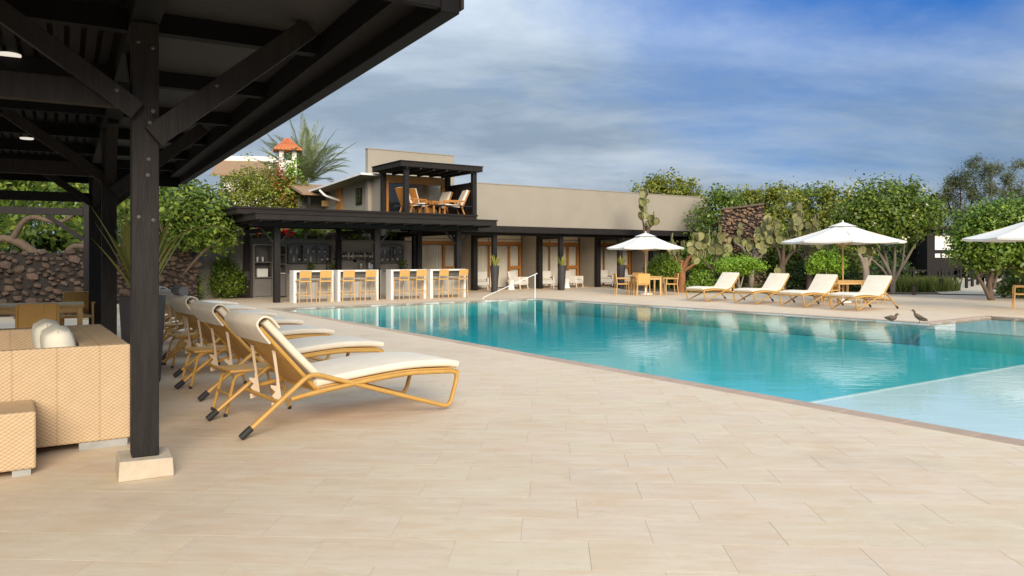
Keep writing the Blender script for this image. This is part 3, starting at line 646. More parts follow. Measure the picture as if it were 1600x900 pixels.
m.build('joists', M_['blackwood'], bar)
MB().box(-1.3, 7.85, 0.0, 4.1, 2.948, 3.12).build('upper_roof', M_['darkmetal'], bar, bevel=.01)
MB().box(-1.33, 7.88, -.03, 4.13, 3.123, 3.19).build('upper_roof_edge', M_['darkmetal'], bar)
bw = thing('bar_back_wall', 'grey plaster back wall of the bar with hung cupboards and shelves', 'wall', H.w(0, 0), A)
MB().box(-1.7, 7.5, 4.35, 4.60, .002, 2.18).build('wall', M_['graywall'], bw)
MB().box(-1.7, 7.5, 4.33, 4.62, 2.183, 2.25).build('coping', M_['graycab'], bw)
# stone planter above the back wall
m = MB(); pl = thing('stone_planter', 'low planter wall of pale brown stones above the back wall of the bar', 'planter', H.w(0, 0), A)
MB().box(-2.6, 6.5, 4.95, 5.6, 1.5, 2.50).build('core', M_['lavacore'], pl)
for j in range(2):
    x = -2.6
    while x < 6.0:
        wd = random.uniform(.22, .42); m = MB().box(-wd/2+.012, wd/2-.012, -.06, .05, -.082, .082)
        o = m.build('stone', M_['concrete'] if random.random() < .5 else M_['lava'], pl, bevel=.03, seg=2); o.location = (x+wd/2, 4.95+random.uniform(-.02, .01), 2.31+j*.175); x += wd
# cupboards
cab = thing('tall_cabinet', 'tall grey bar cabinet with open shelf recess beside the left pillar', 'cabinet', H.w(.55, 3.55), A)
MB().box(-.42, -.37, -.30, .30, .06, 2.02).box(.27, .32, -.30, .30, .06, 2.02).box(-.369, .269, -.30, .30, 1.97, 2.02).box(-.369, .269, .25, .30, .06, 1.969).build('carcass', M_['graycab'], cab, bevel=.004)
MB().box(-.36, .26, -.29, .24, .07, .72).build('door', M_['graycab'], cab, bevel=.006)
for z in (.75, 1.32): MB().box(-.366, .266, -.29, .245, z, z+.035).build('shelf', M_['graycab'], cab)
MB().box(-.42, .32, -.315, .30, .0, .055).build('plinth', M_['steel'], cab)
MB().box(-.25, .15, -.22, .1, .786, 1.10).build('appliance_box', M_['whitelam'], cab, bevel=.02)
cab2 = thing('shelf_tower', 'narrow grey tower of open shelves with cups between the cabinet and the front pillar', 'shelf', H.w(1.15, 3.6), A)
MB().box(-.24, -.21, -.28, .28, .02, 2.0).box(.21, .24, -.28, .28, .02, 2.0).box(-.209, .209, .24, .28, .02, 2.0).build('carcass', M_['graycab'], cab2)
for z in (.9, 1.25, 1.6, 1.95): MB().box(-.208, .208, -.27, .238, z, z+.03).build('shelf', M_['whitelam'] if z < 1 else M_['graycab'], cab2)
MB().box(-.2, .2, -.27, -.23, .05, .88).build('door', M_['graycab'], cab2, bevel=.005)
for k, (t0, n) in enumerate(((1.75, 3), (5.55, 2))):
    c = thing('wall_cupboard', ['grey hung wall cupboard of three glass fronts behind the left counters', 'grey hung wall cupboard of two glass fronts behind the right counters'][k], 'cupboard', H.w(t0, 4.12), A, 'hung bar cupboards')
    w = .58*n; MB().box(-.03, w+.03, -.02, .22, 1.30, 1.335).box(-.03, w+.03, -.02, .22, 2.0, 2.035).box(-.03, w+.03, .18, .22, 1.336, 1.999).build('carcass', M_['graycab'], c)
    for i in range(n+1): MB().box(i*.58-.02, i*.58+.02, -.03, .178, 1.337, 1.998).build('upright', M_['graycab'], c)
    MB().box(0, w, 0.0, .177, 1.64, 1.66).build('shelf', M_['graycab'], c)
    for i in range(n):
        MB().box(i*.58+.03, i*.58+.55, -.025, -.018, 1.345, 1.99).build('glass_pane', M_['glass'], c)
shelf = thing('bottle_shelf', 'long wooden wall shelf carrying the bottles behind the middle counters', 'shelf', H.w(3.62, 4.12), A)
MB().box(0, 1.85, -.02, .22, 1.44, 1.475).build('board', M_['graycab'], shelf, bevel=.004)
for x in (.15, .92, 1.7): MB().box(x-.02, x+.02, .0, .21, 1.34, 1.438).build('bracket', M_['blackwood'], shelf)
bc = thing('back_counter', 'grey back counter with steel top behind the bar', 'counter', H.w(1.5, 3.75), A)
MB().box(0, 5.6, 0, .58, .0, .86).build('body', M_['graywall'], bc)
MB().box(-.02, 5.62, -.03, .585, .863, .905).build('worktop', M_['steel'], bc, bevel=.005)
BOT = {}
def bottle(col, name, h, r):
    if name in BOT: return BOT[name]
    b = thing('bottle', None, 'bottle', (0, 0, -50)); 
    MB().lathe([(r*.95, 0), (r, .01), (r, h*.58), (r*.8, h*.68), (r*.34, h*.78), (r*.32, h*.93)], 10).build('body', mat('bottle glass '+name, col, rough=.08, spec=.6), b, smooth=True)
    MB().lathe([(r*.38, h*.93), (r*.38, h)], 8).build('cap', M_['graycab'], b)
    MB().lathe([(r*1.02, h*.18), (r*1.02, h*.46)], 10, cap=False).build('paper_label', M_['cream'], b, smooth=True)
    BOT[name] = b; return b
kinds = [((.03, .05, .02), 'green', .30, .04), ((.12, .045, .012), 'amber', .28, .042), ((.55, .56, .55), 'clear', .29, .038), ((.015, .015, .016), 'black', .31, .037)]
BLAB = {'green': 'dark green glass bottle with pale paper label on the shelves behind the bar', 'amber': 'amber glass bottle with pale paper label on the shelves behind the bar', 'clear': 'clear glass bottle with pale paper label on the shelves behind the bar', 'black': 'black glass bottle with pale paper label on the shelves behind the bar'}
first = set()
def place_bottle(t, w, z):
    k = random.choice(kinds); src = bottle(*k)
    if k[1] not in first: o = src; first.add(k[1])
    else: o = copy_tree(src)
    o.location = H.w(t, w, z); o.rotation_euler = (0, 0, A); tag(o, BLAB[k[1]].replace('the shelves behind the bar', 'the wall shelf behind the middle counters' if w > 4.1 and 3.6 < t < 5.5 else 'a hung cupboard behind the ' + ('left' if t < 3.6 else 'right') + ' counters'), group=k[1]+' bottles behind the bar')
for i in range(17): place_bottle(3.72+i*.105, 4.2+random.uniform(-.04, .06), 1.476)
for i in range(3):
    for j in range(4): place_bottle(1.75+i*.58+.10+j*.115, 4.22, 1.337 if (i+j) % 2 else 1.661)
for i in range(2):
    for j in range(4): place_bottle(5.55+i*.58+.10+j*.115, 4.22, 1.337 if (i+j) % 2 else 1.661)
# crockery, blender, small plants on the back counter
def cup_stack(t, w, z, lab):
    c = thing('cup_stack', lab, 'cups', H.w(t, w, z), A, 'stacked white cups at the bar')
    for i in range(3): MB().lathe([(.03, 0), (.045, .05), (.048, .075)], 10, (0, 0, i*.055)).build('cup', M_['whitepaint'], c, smooth=True)
cup_stack(.35, 3.5, 1.356, 'stack of white cups on the upper shelf of the tall cabinet, left one'); cup_stack(.55, 3.5, 1.356, 'stack of white cups on the upper shelf of the tall cabinet, middle one')
cup_stack(1.1, 3.55, .931, 'stack of white cups on the lowest white shelf of the narrow tower'); cup_stack(1.18, 3.55, 1.281, 'stack of white cups on the second shelf of the narrow tower')
cm = thing('coffee_machine', 'steel coffee machine on the back counter behind the right counters', 'coffee machine', H.w(5.3, 3.95, .906), A)
MB().box(-.26, .26, -.2, .2, 0, .12).box(-.26, .26, .02, .2, .121, .42).build('body', M_['steel'], cm, bevel=.015)
MB().box(-.28, .28, -.2, .2, .422, .50).build('cup_tray', M_['graycab'], cm, bevel=.01)
for s in (-.12, .12): MB().lathe([(.03, 0), (.035, .06)], 10, (s, -.06, .34)).build('brew_head', M_['blackwood'], cm, smooth=True)
bl = thing('blender', 'tall glass jug blender on the back counter behind the third counter', 'blender', H.w(4.65, 3.9, .906), A)
MB().lathe([(.09, 0), (.085, .08), (.06, .14)], 12).build('motor_base', M_['blackwood'], bl, smooth=True); MB().lathe([(.05, .142), (.085, .36), (.085, .37)], 12).build('jug', M_['steel'], bl, smooth=True); MB().lathe([(.08, .372), (.04, .40)], 12).build('lid', M_['blackwood'], bl, smooth=True)
tap = thing('beer_tap', 'black swan neck tap on the back counter left of the middle pillar', 'tap', H.w(3.2, 3.9, .906), A)
MB().lathe([(.05, 0), (.03, .03), (.025, .2)], 10).build('base', M_['blackwood'], tap, smooth=True)
MB().tube(spline([(0, 0, .2), (0, 0, .42), (.06, -.05, .50), (.14, -.08, .46), (.15, -.08, .38)], 5), .016).build('spout', M_['blackwood'], tap, smooth=True)
def herb(t, w, z, lab, k=1.0):
    p = thing('potted_herb', lab, 'potted plant', H.w(t, w, z), A, 'potted herbs at the bar')
    MB().lathe([(.07*k, 0), (.10*k, .16*k)], 10).build('pot', M_['pot'], p, smooth=True)
    crown('leaves', [(0, 0, .26*k, .15*k, .15*k, .13*k)], 26, 6, .05*k, .07*k, M_['leaf_mid'], p)
herb(3.45, 3.95, .906, 'small bushy potted herb on the back counter right beside the middle pillar'); herb(2.55, 3.95, .906, 'small bushy potted herb on the back counter behind the first counter'); herb(6.55, 3.9, .906, 'leafy potted herb at the right end of the back counter', 1.3)

# counters: white stone waterfalls
def counter(t0, t1, lab):
    c = thing('bar_counter', lab, 'bar counter', H.w(t0, -.45), A, 'white bar counters'); w = t1-t0
    MB().box(0, .10, 0, .42, -.004, 1.02).build('side_panel', M_['whitelam'], c, bevel=.004); MB().box(w-.10, w, 0, .42, -.004, 1.02).build('side_panel', M_['whitelam'], c, bevel=.004)
    MB().box(0, w, 0, .42, 1.022, 1.08).build('top', M_['whitelam'], c, bevel=.004)
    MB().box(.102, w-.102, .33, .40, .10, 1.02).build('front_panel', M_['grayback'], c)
    MB().box(.102, w-.102, .26, .328, .84, .93).box(.102, w-.102, .27, .328, .70, .75).build('rail', M_['graycab'], c)
    MB().box(.102, w-.102, .34, .39, -.004, .098).build('kick_board', M_['graycab'], c)
    return c
counter(.41, 1.80, 'white stone bar counter at the left end, beside the black pillar'); counter(1.95, 3.47, 'white stone bar counter, second from the left end')
counter(3.95, 5.37, 'white stone bar counter just right of the gap at the middle pillar'); counter(5.55, 7.08, 'white stone bar counter at the right end')
MB().box(-.15, .42, .0, .45, -.004, 1.05).build('x', M_['whitelam']).name = 'tmp'
bpy.data.objects.remove(bpy.data.objects['tmp'])
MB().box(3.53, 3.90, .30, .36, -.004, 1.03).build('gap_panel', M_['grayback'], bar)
# bar stools
def make_stool(loc, rz, lab):
    s = thing('bar_stool', lab, 'bar stool', loc, rz, 'honey coloured bar stools')
    for x in (-1, 1):
        MB().tube([(x*.215, -.20, 0), (x*.185, -.185, .72), (x*.18, -.235, 1.04)], .017, 7).build('leg', M_['honeylight'], s, smooth=True)
        MB().tube([(x*.215, .20, 0), (x*.185, .18, .70)], .017, 7).build('leg', M_['honeylight'], s, smooth=True)
        MB().tube([(x*.20, -.195, .30), (x*.20, .19, .30)], .012, 6).build('stretcher', M_['honeylight'], s, smooth=True)
    MB().tube([(-.205, -.195, .25), (.205, -.195, .25)], .014, 6).build('stretcher', M_['honeylight'], s, smooth=True)
    MB().tube([(-.205, .19, .33), (.205, .19, .33)], .014, 6).build('stretcher', M_['honeylight'], s, smooth=True)
    MB().ribbon([(-.21, .715), (-.1, .735), (.1, .735), (.21, .715)], .43, .045).build('seat', M_['honeylight'], s, smooth=True).rotation_euler = (0, 0, math.pi/2)
    MB().slab_yz([(-.255, 1.075), (-.235, 1.075), (-.195, .83), (-.215, .83)], -.205, .205).build('backrest', M_['weavestool'], s, bevel=.006)
    return s
st_pos = [(.68, 'leftmost honey bar stool, at the left half of the first white counter'), (1.42, 'honey bar stool at the right half of the first white counter'), (2.22, 'honey bar stool at the left half of the second white counter'), (3.02, 'honey bar stool at the right half of the second white counter'),
          (4.28, 'honey bar stool at the left half of the third white counter'), (5.0, 'honey bar stool at the right half of the third white counter'), (5.92, 'honey bar stool at the left half of the last white counter'), (6.72, 'rightmost honey bar stool, at the right half of the last white counter')]
s0 = make_stool(H.w(st_pos[0][0], -.60), A+R(2), st_pos[0][1])
for i, (t, lab) in enumerate(st_pos[1:]): again(s0, H.w(t, -.60+random.uniform(-.04, .03)), A+R(random.uniform(-6, 6)), lab)

# ================================================================== the near shelter on the left
sh = thing('timber_shelter', 'black timber shelter with wide flat eaves over the sofa, close on the left', 'shelter', SHEL.o, SHEL.a)
PT = .17
for k, w in enumerate((0, 5.17, 10.35, 15.5)):
    s = PT/2 if k < 2 else .115
    MB().box(-s, s, w-s, w+s, (.134 if k == 0 else .13), (3.12 if k < 3 else 2.9)).build('post', M_['blackwood'], sh, bevel=.006)
    f = MB().add(*[(lambda a, b: ([(-a, w-a, 0), (a, w-a, 0), (a, w+a, 0), (-a, w+a, 0), (-b, w-b, .135), (b, w-b, .125), (b, w+b, .135), (-b, w+b, .14)], [(3, 2, 1, 0), (4, 5, 6, 7), (0, 1, 5, 4), (1, 2, 6, 5), (2, 3, 7, 6), (3, 0, 4, 7)]))(.172, .165)][0])
    f.build('stone_footing', M_['concrete'], sh, bevel=.008)
    MB().box(-8, -s-.002, w-.05, w+.05, 2.53, 2.70).build('tie_beam', M_['blackwood'], sh, bevel=.005)
    if k < 3:
        MB().beam((s*.5, w-.005-s-.035, 2.33), (1.12, w-.005-s-.035, 3.24), .07, .155, (0, 0, 1)).build('brace', M_['blackwood'], sh, bevel=.004)
        MB().beam((-s*.6, w-s-.041, 2.50), (-1.12, w-s-.041, 3.26), .07, .125).build('brace', M_['blackwood'], sh, bevel=.004)
        MB().beam((0, w+s, 2.45), (0, w+.95, 3.10), .07, .12, (1, 0, 0)).build('brace', M_['blackwood'], sh)
        if k: MB().beam((0, w-s, 2.45), (0, w-.95, 3.10), .07, .12, (1, 0, 0)).build('brace', M_['blackwood'], sh)
    else:
        MB().beam((-s, w, 1.95), (-.9, w, 2.52), .08, .1).build('brace', M_['blackwood'], sh)
RB, RE, RO = -1.77, 10.6, 1.57
MB().box(-.09, .09, RB+.06, RE-.06, 3.125, 3.27).build('ridge_beam', M_['shadewood'], sh)
MB().box(-4.2, -4.05, RB+.06, RE-.06, 3.125, 3.27).build('ridge_beam', M_['shadewood'], sh)
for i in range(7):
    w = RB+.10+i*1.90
    if i: MB().box(.095, RO-.13, w-.055, w+.055, 3.13, 3.272).build('joist', M_['shadewood'], sh)
    MB().box(-8, -.095, w-.05, w+.05, 3.12, 3.271).build('joist', M_['shadewood'], sh)
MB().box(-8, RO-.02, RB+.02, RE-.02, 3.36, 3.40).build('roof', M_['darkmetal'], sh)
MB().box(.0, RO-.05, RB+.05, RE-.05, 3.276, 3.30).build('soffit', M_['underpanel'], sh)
MB().box(RO-.12, RO, RB, RE, 2.96, 3.42).build('fascia', M_['shadewood'], sh, bevel=.006)
MB().box(RO-.30, RO-.122, RB+.055, RE-.06, 3.08, 3.274).build('eave_beam', M_['shadewood'], sh)
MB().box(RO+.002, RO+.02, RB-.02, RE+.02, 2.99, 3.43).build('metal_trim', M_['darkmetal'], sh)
MB().box(-8, RO-.122, RB, RB+.05, 2.98, 3.42).build('fascia', M_['shadewood'], sh, bevel=.006)
MB().box(-8, RO-.122, RE-.05, RE, 2.90, 3.42).build('fascia', M_['shadewood'], sh, bevel=.006)
n = 0                                                             # ceiling battens inside the post line
for i in range(44):
    t = -.18-i*.115; MB().box(t-.0375, t+.0375, RB+.06, RE-.06, 3.274, 3.30).build('batten', M_['shadewood'], sh)
for (t, w) in ((-.90, 2.06), (-.98, 7.5), (-3.0, 4.6)):
    lm = MB().lathe([(.085, 3.255), (.09, 3.262), (.09, 3.273)], 16, (t, w, 0)).build('ceiling_light', M_['lamp'], sh, smooth=True)
def bolt(x, y, z, ax='y'):
    m = MB().lathe([(.014, 0), (-.004, .008), (.006, .013)], 8); o = m.build('bolt', M_['bolt'], sh, smooth=True); o.location = (x, y, z); o.rotation_euler = (R(90), 0, 0)
for z, x in ((2.98, -.045), (2.95, .045), (1.78, -.04), (1.76, .05)): bolt(x, -PT/2-.001, z)
for z, x in ((2.18, .02), (2.07, .015)): bolt(x, -PT/2-.001, z)
for z, x in ((2.42, .02), (2.50, .04)): bolt(x, -PT/2-.078, z)
bolt(-.18, -PT/2-.078, 2.62); bolt(.45, -PT/2-.078, 2.72)

# ================================================================== furniture
# --- sun lounger: two zigzag side tubes, slung woven back, cream cushions, toothed back props
LW = .40
def make_lounger(loc, rz, lab, group, hood=True, lw=LW):
    s = thing('sun_lounger', lab, 'sun lounger', loc, rz, group)
    for y in (-lw, lw):
        P = fillet([(-.045, y*1.05, .05), (.53, y, .495), (1.97, y, .028), (2.075, y, .375), (1.55, y, .405), (1.17, y, .385), (.60, y, .325), (.35, y, .285)], .09, 5)
        MB().tube(P, .0215, 9).build('side_tube', M_['gold'], s, smooth=True)
        d = unit(np.array((.575, -y*.05, .445))); p = np.array((-.075, y*1.05, .027))
        MB().tube([p - d*.012, p + d*.03, p + d*.10], [.028, .030, .029], 9).build('rubber_foot', M_['rubber'], s, smooth=True)
        MB().tube([(.60, y*.86, .345), (.35, y*.86, .63), (.10, y*.86, .91)], .019, 8).build('back_tube', M_['gold'], s, smooth=True)
        yy = y*.62
        # toothed prop
        pl = [(.245, .70), (.275, .69), (.335, .22), (.245, .20), (.24, .24), (.28, .265), (.245, .30), (.275, .335), (.235, .375), (.235, .40), (.285, .385), (.285, .45)]
        MB().slab_xz(pl, yy-.007, yy+.007).build('back_prop', M_['beigeplastic'], s)
    MB().tube([(.265, -lw, .262), (.265, lw, .262)], .019, 8).build('cross_tube', M_['gold'], s, smooth=True)
    MB().tube([(2.072, -lw, .368), (2.072, lw, .368)], .019, 8).build('cross_tube', M_['gold'], s, smooth=True)
    MB().tube([(1.30, -lw, .385), (1.30, lw, .385)], .015, 8).build('cross_tube', M_['gold'], s, smooth=True)
    MB().tube([(.60, -lw, .335), (.60, lw, .335)], .019, 8).build('cross_tube', M_['gold'], s, smooth=True)
    MB().ribbon(spline([(.60, .352), (1.17, .402), (1.55, .424), (2.03, .402)], 4), lw*1.86, .016).build('woven_seat', M_['weavegold'], s, smooth=True)
    MB().ribbon([(.585, .36), (.345, .63), (.10, .90)], lw*1.66, .018).build('woven_back', M_['weavegold'], s, smooth=True)
    sp = spline([(.575, .385), (.70, .405), (1.17, .453), (1.55, .474), (1.90, .462), (2.06, .440), (2.10, .428)], 5)
    k = len(sp); tp = [1.0]*k; tp[0] = .55; tp[1] = .85; tp[-1] = .5; tp[-2] = .9
    MB().ribbon(sp, lw*1.9, .072, rnd=.42, taper=tp, crown=.008).build('seat_cushion', M_['cream'], s, smooth=True, ang=60)
    bp_ = spline([(.665, .40), (.63, .445), (.41, .675), (.19, .915), (.145, .965)], 5); k = len(bp_); tp = [1.0]*k; tp[0] = .6; tp[-1] = .6
    MB().ribbon(bp_, lw*1.84, .062, rnd=.42, taper=tp, crown=.006).build('back_cushion', M_['cream'], s, smooth=True, ang=60)
    if hood:
        hp = spline([(.255, .905), (.185, .985), (.115, 1.0), (.065, .945), (.10, .87), (.175, .775)], 5)
        MB().ribbon(hp, lw*1.96, .02, rnd=.5).build('cushion_hood', M_['cream'], s, smooth=True, ang=60)
    return s
LA = R(37.7)
rear = [(-2.445, 6.73), (-3.51, 8.41), (-4.45, 10.04), (-5.38, 11.67), (-6.30, 13.30), (-7.22, 14.93), (-8.14, 16.56)]
LL = ['nearest cream cushioned sun lounger of the left row, beside the black post', 'second sun lounger from the front in the left row', 'third lounger from the front of the left row, grey roll on its headrest',
      'fourth sun lounger from the front in the left row', 'fifth sun lounger from the front in the left row', 'sixth sun lounger from the front, second last of the left row', 'farthest sun lounger of the left row, near the pool corner']
GL = 'cream sun loungers in a row along the left pool edge'
l0 = make_lounger((rear[0][0], rear[0][1], 0), LA, LL[0], GL, lw=.44)
for (x, y), lab in zip(rear[1:], LL[1:]):
    again(l0, (x+random.uniform(-.03, .03), y+random.uniform(-.03, .03), 0), LA+R(random.uniform(-2, 2)), lab)
# grey rolled towel resting on the third headrest
c3, s3 = math.cos(LA), math.sin(LA)
tr = MB().tube([(0, -.20, 0), (0, 0, .005), (0, .20, 0)], .062, 12).build('rolled_towel', mat('grey towel', (.21, .20, .205), (.16, .155, .16), rough=.95, scale=20, bump=.3), smooth=True)
tr.location = (rear[2][0]+.10*c3, rear[2][1]+.10*s3, 1.068); tr.rotation_euler = (0, 0, LA); tag(tr, 'dark grey rolled towel lying on top of a lounger headrest', 'towel')
RL = A + math.pi
# right row: foot ends towards the pool
GR = 'cream sun loungers beyond the far pool edge'
RLAB = ['rightmost sun lounger across the pool, in front of the parasol table', 'third sun lounger from the left across the pool, between the table and the cacti', 'second sun lounger from the left across the pool', 'leftmost sun lounger across the pool, below the round green bush']
fronts = [(9.65, 21.5), (8.70, 23.05), (7.75, 24.62), (6.55, 26.2)]
r0 = None
for (x, y), lab in zip(fronts, RLAB):
    # (x, y) is the near front foot; find the rear centre
    ux, uy = math.cos(A), math.sin(A); vx, vy = -math.sin(A), math.cos(A)
    loc = (x + 2.0*ux + .40*vx, y + 2.0*uy + .40*vy, 0)
    if r0 is None: r0 = make_lounger(loc, RL, lab, GR, hood=False, lw=.40)
    else: again(r0, loc, RL+R(random.uniform(-2, 2)), lab)
# --- small woven side tables
def make_side_table(loc, rz, lab):
    s = thing('side_table', lab, 'side table', loc, rz, 'woven side tables between the loungers')
    MB().box(-.27, .27, -.21, .21, .405, .432).build('table_top', M_['weavegold'], s, bevel=.012)
    for x in (-1, 1):
        for y in (-1, 1):
            MB().tube(fillet([(x*.10, y*.17, .402), (x*.22, y*.18, .37), (x*.31, y*.20, .012)], .06), .015, 7).build('leg', M_['gold'], s, smooth=True)
            MB().lathe([(.018, 0), (.018, .03)], 8, (x*.312, y*.20, 0)).build('rubber_foot', M_['rubber'], s, smooth=True)
    MB().tube([(-.27, -.19, .2), (-.27, .19, .2)], .012, 6).build('stretcher', M_['gold'], s, smooth=True); MB().tube([(.27, -.19, .2), (.27, .19, .2)], .012, 6).build('stretcher', M_['gold'], s, smooth=True)
    return s
tpos = [(-2.58, 7.60), (-3.56, 9.15), (-4.5, 10.8), (-5.42, 12.45)]
TL = ['small woven side table between the first and second loungers of the left row', 'small woven side table between the second and third loungers of the left row', 'small woven side table between the third and fourth loungers of the left row', 'small woven side table between the fourth and fifth loungers of the left row']
t0 = make_side_table((*tpos[0], 0), LA, TL[0])
for p, lab in zip(tpos[1:], TL[1:]): again(t0, (*p, 0), LA, lab)

# --- rattan sofa, cushions, ottoman
SO = Frame(-3.06, 6.16, R(33.5))          # near right corner of the sofa end
so = thing('rattan_sofa', 'woven tan rattan sofa with box arms under the shelter, beside the black post', 'sofa', SO.o, SO.a)
SH_ = .81; LEN = 2.25
MB().box(-1.45, 0, 0, .075, .06, SH_).build('near_arm', M_['weave'], so, bevel=.012)
MB().box(-.34, -.001, .077, LEN, .062, SH_-.001).build('back_panel', M_['weave'], so, bevel=.012)
MB().box(-1.45, -.342, LEN-.22, LEN-.001, .061, SH_-.004).build('far_arm', M_['weave'], so, bevel=.012)
MB().box(-1.43, -.342, .078, LEN-.222, .10, .32).build('seat_base', M_['weave'], so, bevel=.01)
MB().ribbon([(-1.44, .38), (-1.3, .385), (-.6, .385), (-.41, .38)], LEN-.34, .13, rnd=.4, taper=[.8, 1, 1, .8]).build('seat_cushion', M_['cream'], so, smooth=True).location = (0, LEN/2-.07, .01)
for x, y in ((-.36, .06), (-1.3, .06), (-.2, LEN-.2), (-1.3, LEN-.2)): MB().box(x, x+.34, y-.045, y+.03, 0, .058).build('foot', M_['graymetal'], so)
def cushion(loc, rz, lab, wd=.62, ht=.46, th=.17):
    s = MB(); n = 15; vs = []; fs = []
    for side in (1, -1):
        k0 = len(vs)
        for i in range(n):
            for j in range(n):
                u, v = -1+2*i/(n-1), -1+2*j/(n-1); e = max(0, 1-abs(u)**4.5)*max(0, 1-abs(v)**4.5)
                pinch = 1-.05*(u*u*v*v)
                vs.append((side*th/2*(e**.38), u*wd/2*pinch, ht/2+v*ht/2*pinch))
        for i in range(n-1):
            for j in range(n-1):
                a = k0+i*n+j; q = (a, a+n, a+n+1, a+1); fs.append(q if side > 0 else q[::-1])
    o = s.add(vs, fs).build('cushion', M_['cushion'], smooth=True, ang=180); bmx = bmesh.new(); bmx.from_mesh(o.data); bmesh.ops.remove_doubles(bmx, verts=bmx.verts, dist=.0005); bmx.to_mesh(o.data); bmx.free()
    o.data.polygons.foreach_set('use_smooth', [True]*len(o.data.polygons))
    o.location = loc; o.rotation_euler = (0, R(-9), rz); return tag(o, lab, 'cushion', 'white sofa cushions')
M_['cushion'] = mat('greenish white cushion', (.72, .685, .58), (.66, .625, .52), rough=.9, scale=6, bump=.1)
cushion(SO.w(-.42, .50, .43), SO.a, 'white back cushion at the near end of the rattan sofa', .78, .52, .24)
cushion(SO.w(-.46, 1.28, .43), SO.a, 'white back cushion behind the nearest one on the rattan sofa', .78, .52, .24)
OT = Frame(-3.29, 5.31, R(33.5))
ot = thing('rattan_ottoman', 'woven tan rattan ottoman cube in front of the sofa end', 'ottoman', OT.o, OT.a)
MB().box(-.62, 0, 0, .56, .045, .44).build('body', M_['weave'], ot, bevel=.014)
for x, y in ((-.14, .02), (-.56, .02), (-.14, .44), (-.56, .44)): MB().box(x, x+.11, y, y+.09, 0, .043).build('foot', M_['graymetal'], ot)

# --- dining chairs and tables
def make_chair(loc, rz, lab, group, m_fr=None, m_pan=None):
    """Woven armchair; it faces local +y."""
    fr, pn = m_fr or M_['gold'], m_pan or M_['weavegold']
    s = thing('dining_chair', lab, 'chair', loc, rz, group)
    for x in (-1, 1):
        MB().tube([(x*.255, -.27, 0), (x*.245, -.225, .44), (x*.235, -.275, .86)], .02, 7).build('leg', fr, s, smooth=True)
        MB().tube(fillet([(x*.265, .25, 0), (x*.26, .235, .655), (x*.25, -.235, .655)], .06), .019, 7).build('leg', fr, s, smooth=True)
        MB().box(x*.262-.028, x*.262+.028, -.21, .24, .672, .69).build('armrest', fr, s, bevel=.006)
    MB().box(-.24, .24, -.215, .25, .415, .455).build('seat', pn, s, bevel=.014)
    MB().slab_yz([(-.302, .875), (-.268, .875), (-.222, .47), (-.252, .47)], -.225, .225).build('backrest', pn, s, bevel=.01)
    return s
def make_table(loc, rz, lab, lx=.55, ly=.55):
    s = thing('dining_table', lab, 'table', loc, rz)
    MB().box(-lx, lx, -ly, ly, .71, .745).build('table_top', M_['honeylight'], s, bevel=.008)
    MB().box(-lx+.05, lx-.05, -ly+.05, -ly+.08, .62, .708).box(-lx+.05, lx-.05, ly-.08, ly-.05, .62, .708).build('apron', M_['honeylight'], s)['kind'] = 'stuff'
    for x in (-1, 1):
        for y in (-1, 1): MB().box(x*(lx-.06)-.035, x*(lx-.06)+.035, y*(ly-.06)-.035, y*(ly-.06)+.035, 0, .709).build('leg', M_['honeylight'], s, bevel=.005)
    return s
U1 = (5.5, 31.6); U2 = (11.2, 26.0)
make_table((*U1, 0), A*0+R(4), 'square honey wood table under the left parasol'); make_table((*U2, 0), R(10), 'square honey wood table behind the loungers under the middle parasol')
GC = 'honey coloured dining chairs around the parasol tables'
c0 = make_chair((U1[0]-.30, U1[1]-.88, 0), R(6), 'honey dining chair with its back to the pool at the left parasol table', GC, M_['honeylight'], M_['weavestool'])
again(c0, (U1[0]-1.0, U1[1]-.1, 0), R(-88), 'honey dining chair on the left side of the left parasol table')
again(c0, (U1[0]+.98, U1[1]-.15, 0), R(94), 'honey dining chair on the right side of the left parasol table')
again(c0, (U1[0]-.1, U1[1]+.95, 0), R(182), 'honey dining chair on the far side of the left parasol table')
again(c0, (U2[0]-.75, U2[1]-.62, 0), R(-50), 'honey dining chair left of the middle parasol table, behind a lounger')
again(c0, (U2[0]+.72, U2[1]-.55, 0), R(48), 'honey dining chair right of the middle parasol table, behind a lounger')
again(c0, (U2[0]+.1, U2[1]+.98, 0), R(178), 'honey dining chair on the far side of the middle parasol table')
again(c0, (15.05, 22.6, 0), R(62), 'honey dining chair under the right parasol, cut by the picture edge', 'honey coloured dining chairs around the parasol tables')
# left dining set under the shelter
make_table((-8.0, 12.4, 0), SHEL.a, 'brown dining table under the shelter by the lava wall', .95, .5)
GD = 'woven dining chairs under the shelter'
d0 = make_chair((-6.62, 10.75, 0), R(28), 'woven dining chair with its back turned, just behind the rattan sofa', GD)
again(d0, (-7.95, 14.05, 0), R(205), 'woven dining chair at the far right corner of the shelter table', GD)
again(d0, (-9.75, 13.1, 0), R(215), 'woven dining chair at the far side of the shelter table, at the picture edge', GD)
again(d0, (-7.75, 10.75, 0), R(30), 'woven dining chair on the near side of the shelter table, at the picture edge', GD)

